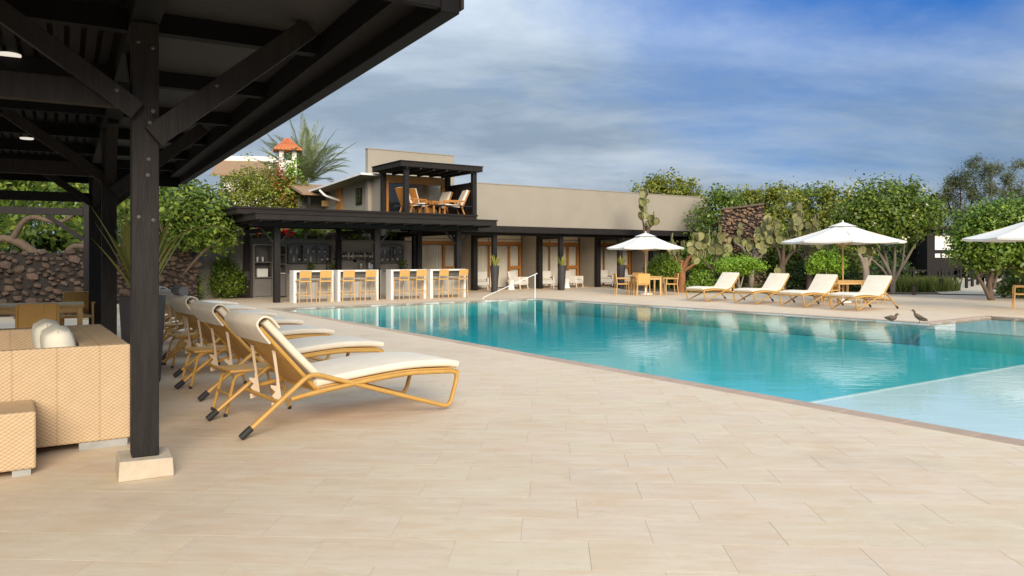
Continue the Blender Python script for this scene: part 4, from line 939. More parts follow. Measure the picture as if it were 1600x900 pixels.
# --- parasols
def make_parasol(loc, lab, rad, ze, za, rz):
    s = thing('parasol', lab, 'parasol', loc, rz, 'white canvas parasols by the pool')
    n = 8; ang = [2*math.pi*(k+.5)/n for k in range(n)]
    def pt(r, k, z): return (r*math.cos(ang[k % n]), r*math.sin(ang[k % n]), z)
    m = MB(); st = [(.34, za-.16), (.34+.22*(rad-.34), 0), (.34+.62*(rad-.34), 0), (rad, ze)]
    def zz(r): f = (r-.34)/(rad-.34); return (za-.16)*(1-f)+ze*f - .03*math.sin(math.pi*f)
    rings = []
    sub = 4
    for r in (.20, .34+.0, .34+.22*(rad-.34), .34+.5*(rad-.34), .34+.78*(rad-.34), rad):
        ring = []
        for k in range(n):
            a, b = np.array(pt(r, k, zz(r))), np.array(pt(r, k+1, zz(r)))
            for q in range(sub):
                t = q/sub; p = a*(1-t)+b*t; sag = 4*t*(1-t)
                p[2] -= .035*sag*(r/rad); p[:2] *= 1-.015*sag; ring.append(tuple(p))
        rings.append(ring)
    vs = sum(rings, []); c = n*sub
    fs = [(i*c+k, i*c+(k+1) % c, (i+1)*c+(k+1) % c, (i+1)*c+k) for i in range(len(rings)-1) for k in range(c)]
    can = m.add(vs, fs).build('canopy', M_['white_cloth'], s, smooth=True, ang=9)
    m = MB(); ring = rings[-1]; m.add(ring+[(x*.995, y*.995, z-.055) for x, y, z in ring], [(k, (k+1) % c, c+(k+1) % c, c+k) for k in range(c)]); m.build('hem', M_['white_cloth'], can)
    m = MB(); m.add([pt(.46, k, za-.155) for k in range(n)]+[(0, 0, za)], [(k, (k+1) % n, n) for k in range(n)]); m.build('vent_cap', M_['white_cloth'], s)
    for k in range(n): MB().tube([pt(.05, k, za-.10), pt(rad-.03, k, ze-.025)], .011, 6).build('rib', M_['honeylight'], s, smooth=True)
    for k in range(n): MB().tube([pt(.05, k, ze-.16), pt(rad*.5, k, (za-.16+ze)/2-.02)], .009, 6).build('strut', M_['honeylight'], s, smooth=True)
    MB().lathe([(.055, ze-.20), (.055, ze-.12)], 10).build('hub', M_['honeylight'], s, smooth=True)
    MB().lathe([(.024, .03), (.024, za-.05)], 10).build('pole', M_['honeylight'], s, smooth=True)
    MB().lathe([(.02, za-.03), (.03, za+.02), (.012, za+.06)], 8).build('finial', M_['white_cloth'], s, smooth=True)
    MB().lathe([(.28, 0), (.28, .05), (.05, .07), (.035, .25), (.03, .28)], 18).build('base', M_['whitepaint'], s, smooth=True)
    return s
make_parasol((*U1, 0), 'white parasol over the table in front of the hotel wing, leftmost of three', 1.62, 1.92, 2.54, R(22.5+4))
make_parasol((*U2, 0), 'white parasol over the table behind the loungers, middle of three', 1.98, 2.06, 2.72, R(8))
make_parasol((14.88, 21.6, 0), 'white parasol cut by the right picture edge, over a single chair', 1.96, 2.06, 2.72, R(3))

# --- white armchairs and small tables of the colonnade
def make_armchair(loc, rz, lab):
    s = thing('armchair', lab, 'armchair', loc, rz, 'white rattan armchairs in the colonnade')
    MB().box(-.33, .33, -.30, .34, .20, .40).build('seat', M_['whiterattan'], s, bevel=.03)
    MB().slab_yz([(-.40, .84), (-.33, .86), (-.25, .36), (-.33, .25)], -.36, .36).build('backrest', M_['whiterattan'], s, bevel=.03, seg=3)
    for x in (-1, 1):
        MB().box(x*.375-.05, x*.375+.05, -.30, .33, .22, .58).build('arm', M_['whiterattan'], s, bevel=.035, seg=3)
        for y in (-.27, .30): MB().tube([(x*.36, y, .21), (x*.38, y*1.1, 0)], .02, 6).build('leg', M_['whitepaint'], s)
    MB().ribbon([(-.3, .44), (-.2, .45), (.2, .45), (.3, .44)], .56, .09, rnd=.45).build('cushion', M_['cream'], s, smooth=True)
    return s
ac = None
for t, w, r, lab in ((.62, 2.2, 150, 'white rattan armchair at the left of the second curtained bay, behind the planter'), (2.62, 1.9, 205, 'white rattan armchair beside the small white table in the second curtained bay'), (4.45, 2.2, 155, 'white rattan armchair at the left of the third curtained bay'), (6.15, 2.0, 205, 'white rattan armchair at the right of the third curtained bay'), (8.3, 2.2, 160, 'white rattan armchair at the left of the fourth curtained bay'), (10.0, 2.0, 200, 'white rattan armchair at the right of the fourth bay, behind the parasol table')):
    p = HOTEL.w(t, w)
    if ac is None: ac = make_armchair(p, A+R(r), lab)
    else: again(ac, p, A+R(r), lab)
def make_drum(loc, lab):
    s = thing('drum_table', lab, 'side table', loc, 0, 'white drum tables in the colonnade')
    MB().lathe([(.18, 0), (.13, .2), (.13, .26), (.20, .44)], 16).build('body', M_['whitepaint'], s, smooth=True); MB().lathe([(.21, .442), (.21, .465)], 16).build('top', M_['whitepaint'], s, smooth=True); return s
q0 = make_drum(HOTEL.w(1.9, 1.45), 'white waisted drum table left of the armchair in the second bay'); again(q0, HOTEL.w(5.35, 1.6), 0, 'white waisted drum table left of the armchair in the third bay')
# --- tall planters
def agave(parent, n, ln, z, spread, material, wid=.05, droop=.5, base=.05):
    me = []
    for v in range(3):
        m = MB(); P = []; k = 7
        for i in range(k):
            f = i/(k-1); P.append((ln*f*spread*(1+droop*f), 0, ln*f*(1-.35*droop*f*f)))
        vs = []
        for i, p in enumerate(P):
            f = i/(k-1); w = wid*(.55+.9*f*(1-f)*1.6)*(1-f**3)+.002
            vs += [(p[0]-.25*w, -w, p[2]+.3*w), (p[0], 0, p[2]), (p[0]-.25*w, w, p[2]+.3*w)]
        m.add(vs, [(i*3+j, i*3+j+1, i*3+j+4, i*3+j+3) for i in range(k-1) for j in range(2)])
        o = m.build('leaf', material, parent, smooth=True); me.append(o); spread *= 1.25
    for i in range(n):
        src = me[i % 3]; o = src if i < 3 else src.copy()
        if i >= 3: COL.objects.link(o)
        o.parent = parent; a = 2.4*i+random.uniform(-.3, .3); o.location = (base*math.cos(a), base*math.sin(a), z); s = random.uniform(.7, 1.15)
        o.rotation_euler = (random.uniform(-.1, .1), random.uniform(-.25, .30), a); o.scale = (s, s, s)
def planter(loc, lab, r0, r1, h, sq=False, plant=None):
    s = thing('tall_planter', lab, 'planter', loc, A, 'tall charcoal planters')
    MB().lathe([(r0*.95, 0), (r0, .02), (r1, h-.04), (r1+.01, h), (r1-.03, h), (r1-.04, h-.06), (0.01, h-.06)], 24, cap=True).build('pot', M_['pot'], s, smooth=True, ang=35)
    MB().lathe([(r1-.045, h-.058), (r1-.05, h-.045)], 16).build('soil', M_['soil'], s)
    return s
for t, lab in ((-.22, 'tall tapered charcoal planter with spiky plant before the first colonnade post'), (3.50, 'tall tapered charcoal planter with spiky plant before the second colonnade post'), (7.2, 'tall tapered charcoal planter with spiky plant beside the left parasol table')):
    p = planter(HOTEL.w(t, -.38), lab, .125, .205, 1.16); agave(p, 18, .58, 1.10, .22, M_['leaf_agave'], .03)
p = planter((-4.45, 9.25, 0), 'big charcoal planter with long yellow green leaves behind the near black post', .20, .255, 1.04); agave(p, 34, 1.05, 1.0, .26, M_['leaf_agave'], .042, .2)
m = MB(); m.tube(spline([(0, 0, 1.0), (.12, -.05, 1.35), (.35, -.1, 1.75), (.75, -.15, 1.9), (.95, -.15, 1.82)], 6), .012, 6); m.build('stem', M_['leaf_agave'], p, smooth=True)

# --- pool handrail
hr = thing('pool_handrail', 'white metal handrail at the far pool corner, sloping to a post', 'handrail', POOL.w(9.2, .7), A)
a0 = at(755, 467.5); b0 = at(836, 467.5)
def loc_(o, p): d = Vector(p)-o.location; return (d.x*CA+d.y*SA, -d.x*SA+d.y*CA, d.z)
ra, rb = loc_(hr, a0), loc_(hr, b0)
ht = .98
MB().tube(fillet([(ra[0], ra[1], 0), (ra[0], ra[1], .06), (rb[0], rb[1], ht-.08), (rb[0]+.10, rb[1], ht-.04)], .05), .014, 8).build('rail', M_['whitepaint'], hr, smooth=True)
MB().tube([(rb[0], rb[1], -.003), (rb[0], rb[1], ht-.08)], .017, 8).build('post', M_['whitepaint'], hr, smooth=True)
MB().lathe([(.06, 0), (.05, .015)], 12, (rb[0], rb[1], 0)).build('flange', M_['steel'], hr, smooth=True)

# --- ducks on the pool edge
def duck(loc, rz, lab, alert):
    s = thing('duck', lab, 'duck', loc, rz, None); s.scale = (.84, .84, .84)
    if alert: sp = [(-.20, .09), (-.12, .11), (-.02, .15), (.07, .21), (.115, .27), (.13, .33), (.165, .35), (.185, .345)]; rr = [.012, .05, .078, .066, .036, .028, .036, .018]
    else: sp = [(-.19, .115), (-.12, .105), (-.02, .10), (.07, .11), (.11, .15), (.12, .19), (.155, .205), (.175, .20)]; rr = [.012, .05, .085, .072, .04, .032, .038, .018]
    P = spline([(x, 0, z) for x, z in sp], 4); n = len(P); idx = np.linspace(0, len(rr)-1, n); r = [float(np.interp(i, range(len(rr)), rr)) for i in idx]
    MB().tube(P, r, 12, flat=.92).build('body', M_['duck'], s, smooth=True, ang=180)
    e = sp[-1]; MB().tube([(e[0]-.005, 0, e[1]), (e[0]+.045, 0, e[1]-.014)], [.014, .009], 8, flat=.6).build('bill', mat('duck bill', (.30, .10, .05)), s, smooth=True)
    MB().tube([(-.05, 0, sp[2][1]-.055), (.05, 0, sp[3][1]-.05)], [.03, .04], 8).build('breast', M_['duckpale'], s, smooth=True)
    for y in (-.03, .03):
        MB().tube([(.0, y, sp[2][1]-.05), (.005, y, .008)], .008, 6).build('leg', mat('duck leg', (.12, .10, .09)), s)
        MB().prism([(-.01, y-.006), (.05, y-.025), (.055, y), (.05, y+.025), (-.01, y+.006)], .002, .008).build('foot', mat('duck leg', (.12, .10, .09)), s)
    for y in (-1, 1): 
        MB().tube([(-.18, y*.03, sp[1][1]+.015), (-.06, y*.074, sp[2][1]+.015), (.04, y*.062, sp[3][1]-.02)], [.012, .03, .016], 8, flat=.8).build('wing', M_['duck'], s, smooth=True)
p1 = at(1393, 502.5); p2 = at(1437, 505.5)
duck(POOL.w(10.62+.20, POOL.l(p1)[1], .003) if False else p1, R(-10), 'brown duck resting with drawn in head at the far pool edge', False)
duck(p2, R(150), 'brown duck standing with raised head at the far pool edge', True)

# ================================================================== stone walls, buildings behind, plants
M_['lavared'] = mat('reddish lava stone', (.30, .185, .11), (.15, .095, .062), rough=.95, scale=6, bump=.8, bscale=20, vary=.4)
def stone_variants(mt, n=8):
    out = []
    for k in range(n):
        bmx = bmesh.new(); bmesh.ops.create_icosphere(bmx, subdivisions=1, radius=1.0); rr = random.Random(k)
        for v in bmx.verts:
            c = v.co; f = 1+rr.uniform(-.22, .2); v.co = Vector((max(-.8, min(.8, c.x*f)), max(-.8, min(.8, c.y*f)), max(-.8, min(.8, c.z*f))))
        me = bpy.data.meshes.new('stone'); bmx.to_mesh(me); bmx.free(); me.materials.append(mt); out.append(me)
    return out
STN = stone_variants(M_['lava']); STR = stone_variants(M_['lavared'])
def lava_wall(name, label, cat, p, q, h0, h1, th, size, taper=0.0, maxn=300, kind=None, cap=False):
    p, q = Vector((*p, 0)), Vector((*q, 0)); d = q-p; ln = d.length; a = math.atan2(d.y, d.x)
    w = thing(name, label, cat, p, a)
    ht = lambda x: h0+(h1-h0)*x/ln
    MB().add([(0, -th/2+.1, 0), (ln, -th/2+.1, 0), (ln, th/2-.05, 0), (0, th/2-.05, 0), (taper, -th/2+.1, h0-.08), (ln-taper, -th/2+.1, h1-.08), (ln-taper, th/2-.05, h1-.08), (taper, th/2-.05, h0-.08)],
             [(3, 2, 1, 0), (4, 5, 6, 7), (0, 1, 5, 4), (1, 2, 6, 5), (2, 3, 7, 6), (3, 0, 4, 7)]).build('core', M_['lavacore'], w)
    if cap: MB().slab_xz([(taper-.03, h0-.08), (ln-taper+.03, h1-.08), (ln-taper+.03, h1+.02), (taper-.03, h0+.02)], -th/2-.03, th/2).build('cap_stone', M_['bark'], w, bevel=.03)
    pts = []; hm_ = max(h0, h1)                                  # irregular stones: no two closer than about a stone's width
    for _ in range(9000):
        x, z = random.uniform(0, ln), random.uniform(.04, hm_); f = z/hm_
        if z > ht(x)-(.12 if cap else .03) or not (taper*f+.03 < x < ln-taper*f-.03): continue
        k = random.choice((.55, .75, .75, 1.0, 1.3))
        if all((x-a_)**2+((z-b_)*1.25)**2 > (size*.47*(k+c_))**2 for a_, b_, c_ in pts): pts.append((x, z, k))
        if len(pts) >= maxn: break
    for x, z, k in pts:
        o = bpy.data.objects.new('stone', random.choice(kind or STN)); COL.objects.link(o); o.parent = w
        o.location = (x, -th/2+.10+random.uniform(-.03, .02), z); o.scale = (size*k*random.uniform(.62, .82), random.uniform(.08, .15), size*k*random.uniform(.48, .62)); o.rotation_euler = (random.uniform(-.2, .2), random.uniform(-.5, .5), random.uniform(-.2, .2))
    return w
LW1 = lava_wall('lava_wall', 'dark lava stone wall behind the dining table under the shelter', 'wall', (-15.6, 18.2), (-10.9, 20.9), 1.72, 1.72, .5, .185)
lava_wall('lava_wall', 'dark lava stone wall behind the spiky planter, left of the bar', 'wall', (-13.0, 25.2), (-11.0, 26.7), 1.9, 1.9, .5, .24)
SB = far(1163, 403, 35.5)
lava_wall('stone_stack', 'tall reddish brown lava stone chimney wall among the cacti', 'wall', (9.72, 36.0), (11.72, 35.55), 3.78, 4.0, .8, .17, .10, kind=STR, cap=True)
# grey service cupboard right of the wall
sc_ = thing('service_cabinet', 'pale grey service cabinet with dark opening left of the bar', 'cabinet', (-11.55, 28.2, 0), A)
MB().box(-.5, .25, 0, .5, .012, 1.86).build('body', M_['tanwall2'], sc_, bevel=.01); MB().box(-.06, .20, -.03, -.002, 1.1, 1.72).build('dark_opening', M_['darkglass'], sc_); MB().box(-.5, -.12, -.025, -.001, .05, 1.8).build('door', M_['graycab'], sc_)

# hill behind the bar
hm = MB(); nx, ny = 26, 14
for j in range(ny):
    for i in range(nx):
        x = -42+ i*1.7; y = 31.5+j*2.2; lx = (x+7.86)*CA+(y-25.7)*SA; lw = -(x+7.86)*SA+(y-25.7)*CA
        f = max(0, min(1, (lw-5.2)/4)); z = 2.3*f*f*(3-2*f)+.25*math.sin(i*1.1+j)*f - .02
        if lx > 7.5: z = min(z, -.03+max(0, (lw-9)*.4)); z = min(z, 1.8)
        hm.v.append((x, y, z))
hm.f = [(j*nx+i, j*nx+i+1, (j+1)*nx+i+1, (j+1)*nx+i) for j in range(ny-1) for i in range(nx-1)]
tag(hm.build('hillside', M_['ground'], smooth=True), kind='structure')
# garden soil bed behind the right deck
bed = [(5.3, 36.5), (6.2, 34.6), (8.2, 33.4), (12.0, 32.6), (15.5, 31.7), (17.3, 31.5), (17.9, 31.3), (24, 60), (60, 90), (5, 90), (5, 43.5)]
gb = MB(); gb.add([(x, y, .035) for x, y in bed]+[(x, y, -.01) for x, y in bed], [tuple(range(len(bed)))]+[(i, len(bed)+i, len(bed)+(i+1) % len(bed), (i+1) % len(bed)) for i in range(len(bed))])
tag(gb.build('garden_soil', M_['soil']), kind='structure')
bed2 = [(18.6, 31.2), (20.8, 30.0), (23.0, 27.8), (27.2, 26.0), (60, 30), (60, 90), (30, 60)]
gb = MB(); gb.add([(x, y, .034) for x, y in bed2]+[(x, y, -.01) for x, y in bed2], [tuple(range(len(bed2)))]+[(i, len(bed2)+i, len(bed2)+(i+1) % len(bed2), (i+1) % len(bed2)) for i in range(len(bed2))])
tag(gb.build('garden_soil', M_['soil']), kind='structure')
pth = MB(); pth.add([(17.4, 31.2, .040), (20.6, 30.0, .040), (21.9, 35.8, .09), (28.0, 43.6, .32), (26.6, 46.4, .32), (21.2, 39.6, .09)], [(0, 1, 2, 5), (5, 2, 3, 4)])
tag(pth.build('path', M_['concrete']), kind='structure')
# grass clumps
def grass(name, cx, cy, rx, ry, n, h, z=.03):
    k = RNG.uniform(-1, 1, (n, 2)); k = k[(k**2).sum(1) < 1]; n = len(k); P = np.zeros((n, 3)); P[:, 0] = cx+k[:, 0]*rx; P[:, 1] = cy+k[:, 1]*ry; P[:, 2] = z
    a = RNG.uniform(0, 6.28, n); hh = h*RNG.uniform(.5, 1.2, n); ln = RNG.uniform(-.25, .25, (n, 2))
    dx = np.stack([np.cos(a)*.03, np.sin(a)*.03, 0*a], 1); tip = P+np.stack([ln[:, 0]*hh*1.5, ln[:, 1]*hh*1.5, hh], 1)
    V = np.stack([P-dx, P+dx, tip], 1).reshape(-1, 3); o = npmesh(name, V, np.arange(3*n).reshape(n, 3), M_['grass']); return tag(o, kind='stuff')
grass('grass', 17.6, 34.4, 2.3, 1.6, 5000, .62); grass('grass', 22.6, 32.0, 1.7, 2.0, 1500, .35); grass('grass', 12.5, 37, 6, 3, 2500, .4); grass('grass', 26.5, 31.0, 3.5, 2.5, 1600, .4)

# --- trees
def tree(name, label, loc, blobs, nclump, nleaf, rc, size, material, stems=None, bark='bark', group='trees behind the garden', cat='tree', aspect=.55, floor=-9):
    s = thing(name, label, cat, loc, 0, group)
    if stems: limbs(stems, s, M_[bark])
    crown('crown', blobs, nclump, nleaf, rc, size, M_[material], s, aspect=aspect, floor=floor); return s
def simple_stems(h, r, n=3, sp=.5):
    return [([(0, 0, -.1), (random.uniform(-.1, .1), random.uniform(-.1, .1), h*.4), (sp*math.cos(2.1*i), sp*math.sin(2.1*i), h*.75), (sp*1.6*math.cos(2.1*i), sp*1.6*math.sin(2.1*i), h)], r*(1 if i == 0 else .7), r*.25) for i in range(n)]
G1 = 'broad leaved trees behind the cacti'
row = [(1128, 302, 40, 1.35, 'leaf_mid', 'green tree just right of the tan parapet end, behind the stone chimney'), (1172, 296, 43, 1.5, 'leaf_olive', 'olive green tree rising directly behind the stone chimney'), (1222, 290, 42, 1.6, 'leaf_olive', 'bright olive tree behind the tall cactus, left of the middle parasol'), (1268, 294, 44, 1.5, 'leaf_mid', 'mid green tree directly behind the left half of the middle parasol'), (1312, 297, 42, 1.45, 'leaf_olive', 'olive tree behind the peak of the middle parasol')]
for px, py, d, r, lm, lab in row:
    p = far(px, py, d); h = p.z
    bl = [(0, 0, h-1.0, r, r*.9, 1.0), (-.5*r, -.3, h*.55, r*.85, r*.8, 1.2), (.6*r, -.2, h*.5, r*.8, r*.8, 1.2), (0, -.4, h*.28, r*1.0, r*.8, .9)]
    for k in range(5): bl.append((random.uniform(-.7, .7)*r, random.uniform(-.5, .3), h-.25+random.uniform(-.5, .15), .38, .38, .34))
    tree('broadleaf_tree', lab, (p.x, p.y, 0), bl, 300, 22, .19, .19, lm, simple_stems(h*.75, .13), group=G1)
# wood closing the view far behind
wb = []
for i in range(26):
    x = 8+i*1.6; wb.append((x, 49+random.uniform(-2, 2), random.uniform(1.2, 2.4), 2.0, 1.6, random.uniform(1.7, 2.4))); wb.append((x+.8, 50.5, .7, 1.6, .8, 1.0))
tag(crown('treeline', wb, 1200, 20, .4, .36, M_['leaf_dark']), kind='stuff')
# plumeria with pale flowers
pl_ = thing('flowering_tree', 'dense dark green flowering tree with pale blossoms and forked grey stems', 'tree', (15.85, 32.0, .03), 0)
limbs([([(0, 0, -.1), (.02, 0, .5), (-.25, .05, 1.2), (-.8, 0, 2.1)], .10, .04), ([(0, 0, 0), (.05, .05, .55), (.1, 0, 1.3), (.15, .1, 2.3)], .09, .04), ([(0, 0, 0), (.1, 0, .6), (.5, 0, 1.25), (1.1, .1, 2.2), (1.6, .1, 2.7)], .08, .03), ([(0, 0, 0), (-.05, .1, .6), (-.1, .3, 1.4), (-.3, .4, 2.4)], .08, .03), ([(.0, 0, .3), (-.45, -.1, 1.0), (-1.1, 0, 1.6)], .05, .03), ([(.05, 0, .4), (.3, -.2, 1.2), (.35, -.3, 2.2)], .06, .03)], pl_, M_['barkpale'])
pbl = [(-.1, 0, 3.55, 1.75, 1.5, 1.15), (-1.3, 0, 3.0, 1.0, 1.0, .9), (1.15, 0, 3.25, .95, .9, .65), (-.2, -.3, 2.7, 1.35, 1.1, .55)]
crown('crown', pbl, 900, 20, .17, .155, M_['leaf_mid'], pl_)
C, Nn = crown_points([(b[0], b[1], b[2], b[3]*1.10, b[4]*1.10, b[5]*1.10) for b in pbl], 130, 4, .05); V, F = leaf_quads(C, Nn, .11, .9); npmesh('blossom', V, F, M_['flower_white'], pl_)
# big rounded hedge tree at the right
ht_ = thing('hedge_tree', 'large clipped hedge like tree with bare crooked trunks at the right edge', 'tree', (17.0, 27.2, .0), 0)
limbs([([(0, 0, -.1), (-.1, 0, .5), (.05, 0, 1.0), (.3, 0, 1.5), (.6, .2, 2.4)], .13, .06), ([(-.05, 0, 0), (-.35, -.1, .5), (-.6, -.1, .95), (-.55, 0, 1.6)], .08, .04), ([(.0, -.1, .45), (.2, -.2, 1.15), (.9, -.3, 1.2), (1.7, -.4, .95)], .05, .025), ([(-.55, -.1, .9), (.2, -.3, 1.15), (1.0, -.45, 1.12), (1.9, -.5, .85)], .045, .02)], ht_, M_['bark'])
crown('crown', [(.55, .3, 2.45, 1.95, 1.5, 1.1), (2.2, .2, 2.35, 1.6, 1.4, 1.15), (-.75, 0, 2.0, 1.0, 1.1, .95), (1.2, -.2, 1.85, 1.9, 1.2, .65), (3.6, .3, 2.3, 1.5, 1.4, 1.2), (1.7, -.2, 1.4, 1.7, 1.0, .6), (.2, .2, 3.05, 1.3, 1.2, .45), (1.9, .2, 3.1, 1.5, 1.2, .45), (.0, .1, 1.75, .9, .9, .5)], 4600, 20, .12, .115, M_['leaf_hedge'], ht_, aspect=.7).location.x = .42
# feathery trees far right
for px, py, d, w, lab in ((1548, 246, 58, 2.6, 'tall feathery grey green tree rising behind the hedge tree'), (1500, 262, 60, 1.7, 'feathery grey green tree left of the taller one behind the hedge tree'), (1600, 240, 58, 2.0, 'feathery grey green tree at the right picture edge behind the hedge tree')):
    p = far(px, py, d); h = p.z; bl = []
    for k in range(30): 
        t_ = random.uniform(0, 1); bl.append((random.uniform(-1, 1)*w*(1-.45*t_), random.uniform(-.6, .6), h*.5+h*.47*t_, .42*(1.15-.5*t_), .4, .40))
    tree('feathery_tree', lab, (p.x, p.y, 0), bl, 260, 24, .22, .30, 'leaf_feather', simple_stems(h*.85, .14, 4, .8), group='feathery trees in the distance', aspect=.13)
# trees behind the hotel wing
for px, py, d, w, lab in ((1022, 282, 56, 1.0, 'small pointed tree showing above the hotel parapet, left one'), (1052, 274, 56, 1.15, 'taller tree showing above the hotel parapet, middle one'), (1082, 288, 56, 1.2, 'low tree showing above the right end of the hotel parapet')):
    p = far(px, py, d); h = p.z
    bl = [(0, 0, h-1.3, w, w, 1.3)]+[(random.uniform(-1, 1)*w*1.1, 0, h-.75+random.uniform(-.5, .45), .42, .42, .42) for _ in range(8)]+[(0, 0, h*.5, w*1.1, w, h*.28)]
    tree('parapet_tree', lab, (p.x, p.y, 0), bl, 170, 18, .22, .24, 'leaf_olive', simple_stems(h*.9, .15), group='trees behind the hotel wing')

# --- cacti: ribbed trunk, each pad an object of its own
def pad_mesh(k):
    m = MB(); n = 12; rr = random.Random(k); top = []; vs = []
    for s in (1, -1):
        for rho, th in ((.0, .075), (.55, .068), (.88, .042)):
            for i in range(n):
                a = 2*math.pi*i/n; x = rho*.5*(1-.16*math.sin(a)*-1*.6)*math.cos(a); z = .55+rho*.58*math.sin(a)
                x *= (.78+.22*min(1, max(0, z)/.55)); vs.append((x, s*th, z))
    fs = []
    for s in range(2):
        for j in range(2):
            for i in range(n):
                a = s*3*n+j*n+i; b = s*3*n+j*n+(i+1) % n; q = (a, b, b+n, a+n); fs.append(q if s == 1 else q[::-1])
    for i in range(n): fs.append((2*n+i, 2*n+(i+1) % n, 5*n+(i+1) % n, 5*n+i))
    me = bpy.data.meshes.new('pad'); me.from_pydata(vs, [], fs); me.polygons.foreach_set('use_smooth', [True]*len(fs)); me.materials.append(M_['pad']); me.update(); return me
PADS = [pad_mesh(k) for k in range(2)]
def cactus(label, loc, trunk_h, npads, spread, size, bark='barkorange', r=.13, top=None, name='prickly_pear'):
    s = thing(name, label, 'cactus', loc, random.uniform(0, 6), 'prickly pear cacti in the garden')
    heads = []; st = [([(0, 0, -.05), (.05, 0, trunk_h*.5), (0, .04, trunk_h)], r, r*.75)]
    k = max(2, npads//7)
    for i in range(k):
        a = 2.4*i+random.uniform(-.4, .4); q = (spread*.75*math.cos(a), spread*.75*math.sin(a), trunk_h+random.uniform(-.22, .65)*spread)
        st.append(([(0, .02, trunk_h*.62), (q[0]*.5, q[1]*.5, max(trunk_h*.75, q[2]-.25)), q], r*.6, r*.3)); heads.append(q)
    limbs(st, s, M_[bark], 'trunk', 9)
    pts = [(h, 0) for h in heads]
    for i in range(npads):
        (b, lv) = pts[random.randrange(len(pts))] if i >= len(heads) else (heads[i], 0)
        o = bpy.data.objects.new('pad', PADS[i % 2]); COL.objects.link(o); o.parent = s; sz = size*random.uniform(.75, 1.2)
        tilt = random.uniform(-.9, .9); yaw = random.uniform(0, 6.28); o.location = b; o.rotation_euler = (random.uniform(-.3, .3), tilt, yaw); o.scale = (sz, sz, sz)
        dv = Matrix.Rotation(yaw, 3, 'Z') @ Vector((math.sin(tilt), 0, math.cos(tilt)))*1.02*sz
        if lv < 3: pts.append((tuple(Vector(b)+dv), lv+1))
    return s
cactus('tall slim prickly pear rising above the left parasol against the hotel parapet', (6.35, 36.6, 0), 3.0, 30, .42, .36, 'bark', .12)
cactus('orange barked prickly pear right of the left parasol', (7.35, 33.4, .03), 1.35, 46, .8, .37, 'barkorange', .17)
cactus('prickly pear with pale trunk between the parasol cactus and the lime bush', (8.95, 34.2, .03), 1.4, 34, .6, .37, 'bark', .12)
cactus('wide prickly pear in front of the stone chimney, above the lime bush', (10.75, 34.6, .03), 1.6, 50, .95, .36, 'barkpale', .13)
cactus('dark trunked prickly pear right of the stone chimney', (12.0, 34.0, .03), 1.8, 40, .75, .35, 'bark', .16)
cactus('tallest pale prickly pear left of the middle parasol', (12.95, 33.5, .03), 1.75, 52, .95, .41, 'bark', .15)
cactus('pale leaning prickly pear under the right half of the middle parasol', (14.65, 31.8, .03), 1.5, 12, .45, .34, 'barkpale', .15)
cactus('low small prickly pear behind the second and third loungers', (11.35, 32.9, .03), .35, 7, .25, .34, 'bark', .07)
# --- low bushes
def bush(label, loc, w, h, lm, z0=.35, n=130, stems=True, size=.10, nl=34, rc=.11, cat='bush', group='low garden bushes', name='round_bush'):
    s = thing(name, label, cat, loc, 0, group)
    if stems: limbs([([(0, 0, -.02), (.12*math.cos(i*2.2)*w, .12*math.sin(i*2.2)*w, z0*.5), (.3*math.cos(i*2.2)*w, .2*math.sin(i*2.2)*w, z0+.2)], .045, .02) for i in range(4)], s, M_['barkpale'])
    hh = (h-z0)/2
    bl = [(0, 0, z0+hh, w*.75, w*.7, hh), (-.55*w, 0, z0+hh*.8, w*.5, w*.5, hh*.75), (.55*w, 0, z0+hh*.75, w*.5, w*.5, hh*.7)]
    crown('crown', bl, n, nl, rc, size, M_[lm], s); return s
bush('dark green round bush with crooked pale stems beside the left parasol table', (6.55, 33.0, .03), .62, 1.50, 'leaf_bright', .75)
bush('bright lime cushion shaped bush behind the leftmost lounger', (9.75, 33.0, .03), 1.0, 1.55, 'leaf_lime', .85, 170)
bush('lime bush on pale stems under the left half of the middle parasol', (13.35, 32.6, .03), .78, 1.75, 'leaf_lime', .85, 130)
bush('low light green bush between the orange cactus and its pale neighbour', (8.2, 33.2, .03), .55, .95, 'leaf_bright', .1, 80, False)
bush('tiny lime bush behind the pale prickly pear', (8.8, 35.4, .03), .45, 1.55, 'leaf_lime', 1.0, 60, False)
bush('dark shrub filling the space behind the lime bush', (10.4, 36.0, .03), 1.6, 1.3, 'leaf_dark', .0, 220, False)
bush('dark shrub behind the table of the middle parasol', (13.9, 34.5, .03), 1.9, 1.45, 'leaf_dark', .0, 260, False)
bush('dark shrub at the end of the hotel wing', (7.6, 36.8, .03), 1.3, 1.5, 'leaf_dark', .0, 180, False)
bush('dark climber beneath the hedge tree at the right edge', (19.6, 29.0, .03), 1.2, .85, 'leaf_mid', .0, 160, False)

for x, y, w, h, lm, lab in ((9.4, 37.2, 1.5, 2.6, 'leaf_mid', 'tall green shrub left of the stone chimney, behind the pale cactus'), (12.9, 36.6, 1.5, 2.9, 'leaf_mid', 'tall green shrub just right of the stone chimney'), (15.0, 36.8, 1.6, 2.8, 'leaf_olive', 'tall olive shrub behind the middle parasol'), (17.4, 40.6, 1.7, 2.0, 'leaf_dark', 'tall dark shrub under the flowering tree'), (11.4, 37.6, 1.3, 2.0, 'leaf_dark', 'dark shrub directly behind the stone chimney'), (21.4, 44.5, 1.8, 1.5, 'leaf_dark', 'dark shrub before the garden hut'), (25.2, 35.4, 1.6, 1.5, 'leaf_dark', 'dark shrub right of the sloping path')):
    bush(lab, (x, y, .03), w, h, lm, .0, 260, False, .16, 22, .16, group='tall garden shrubs', name='tall_shrub')
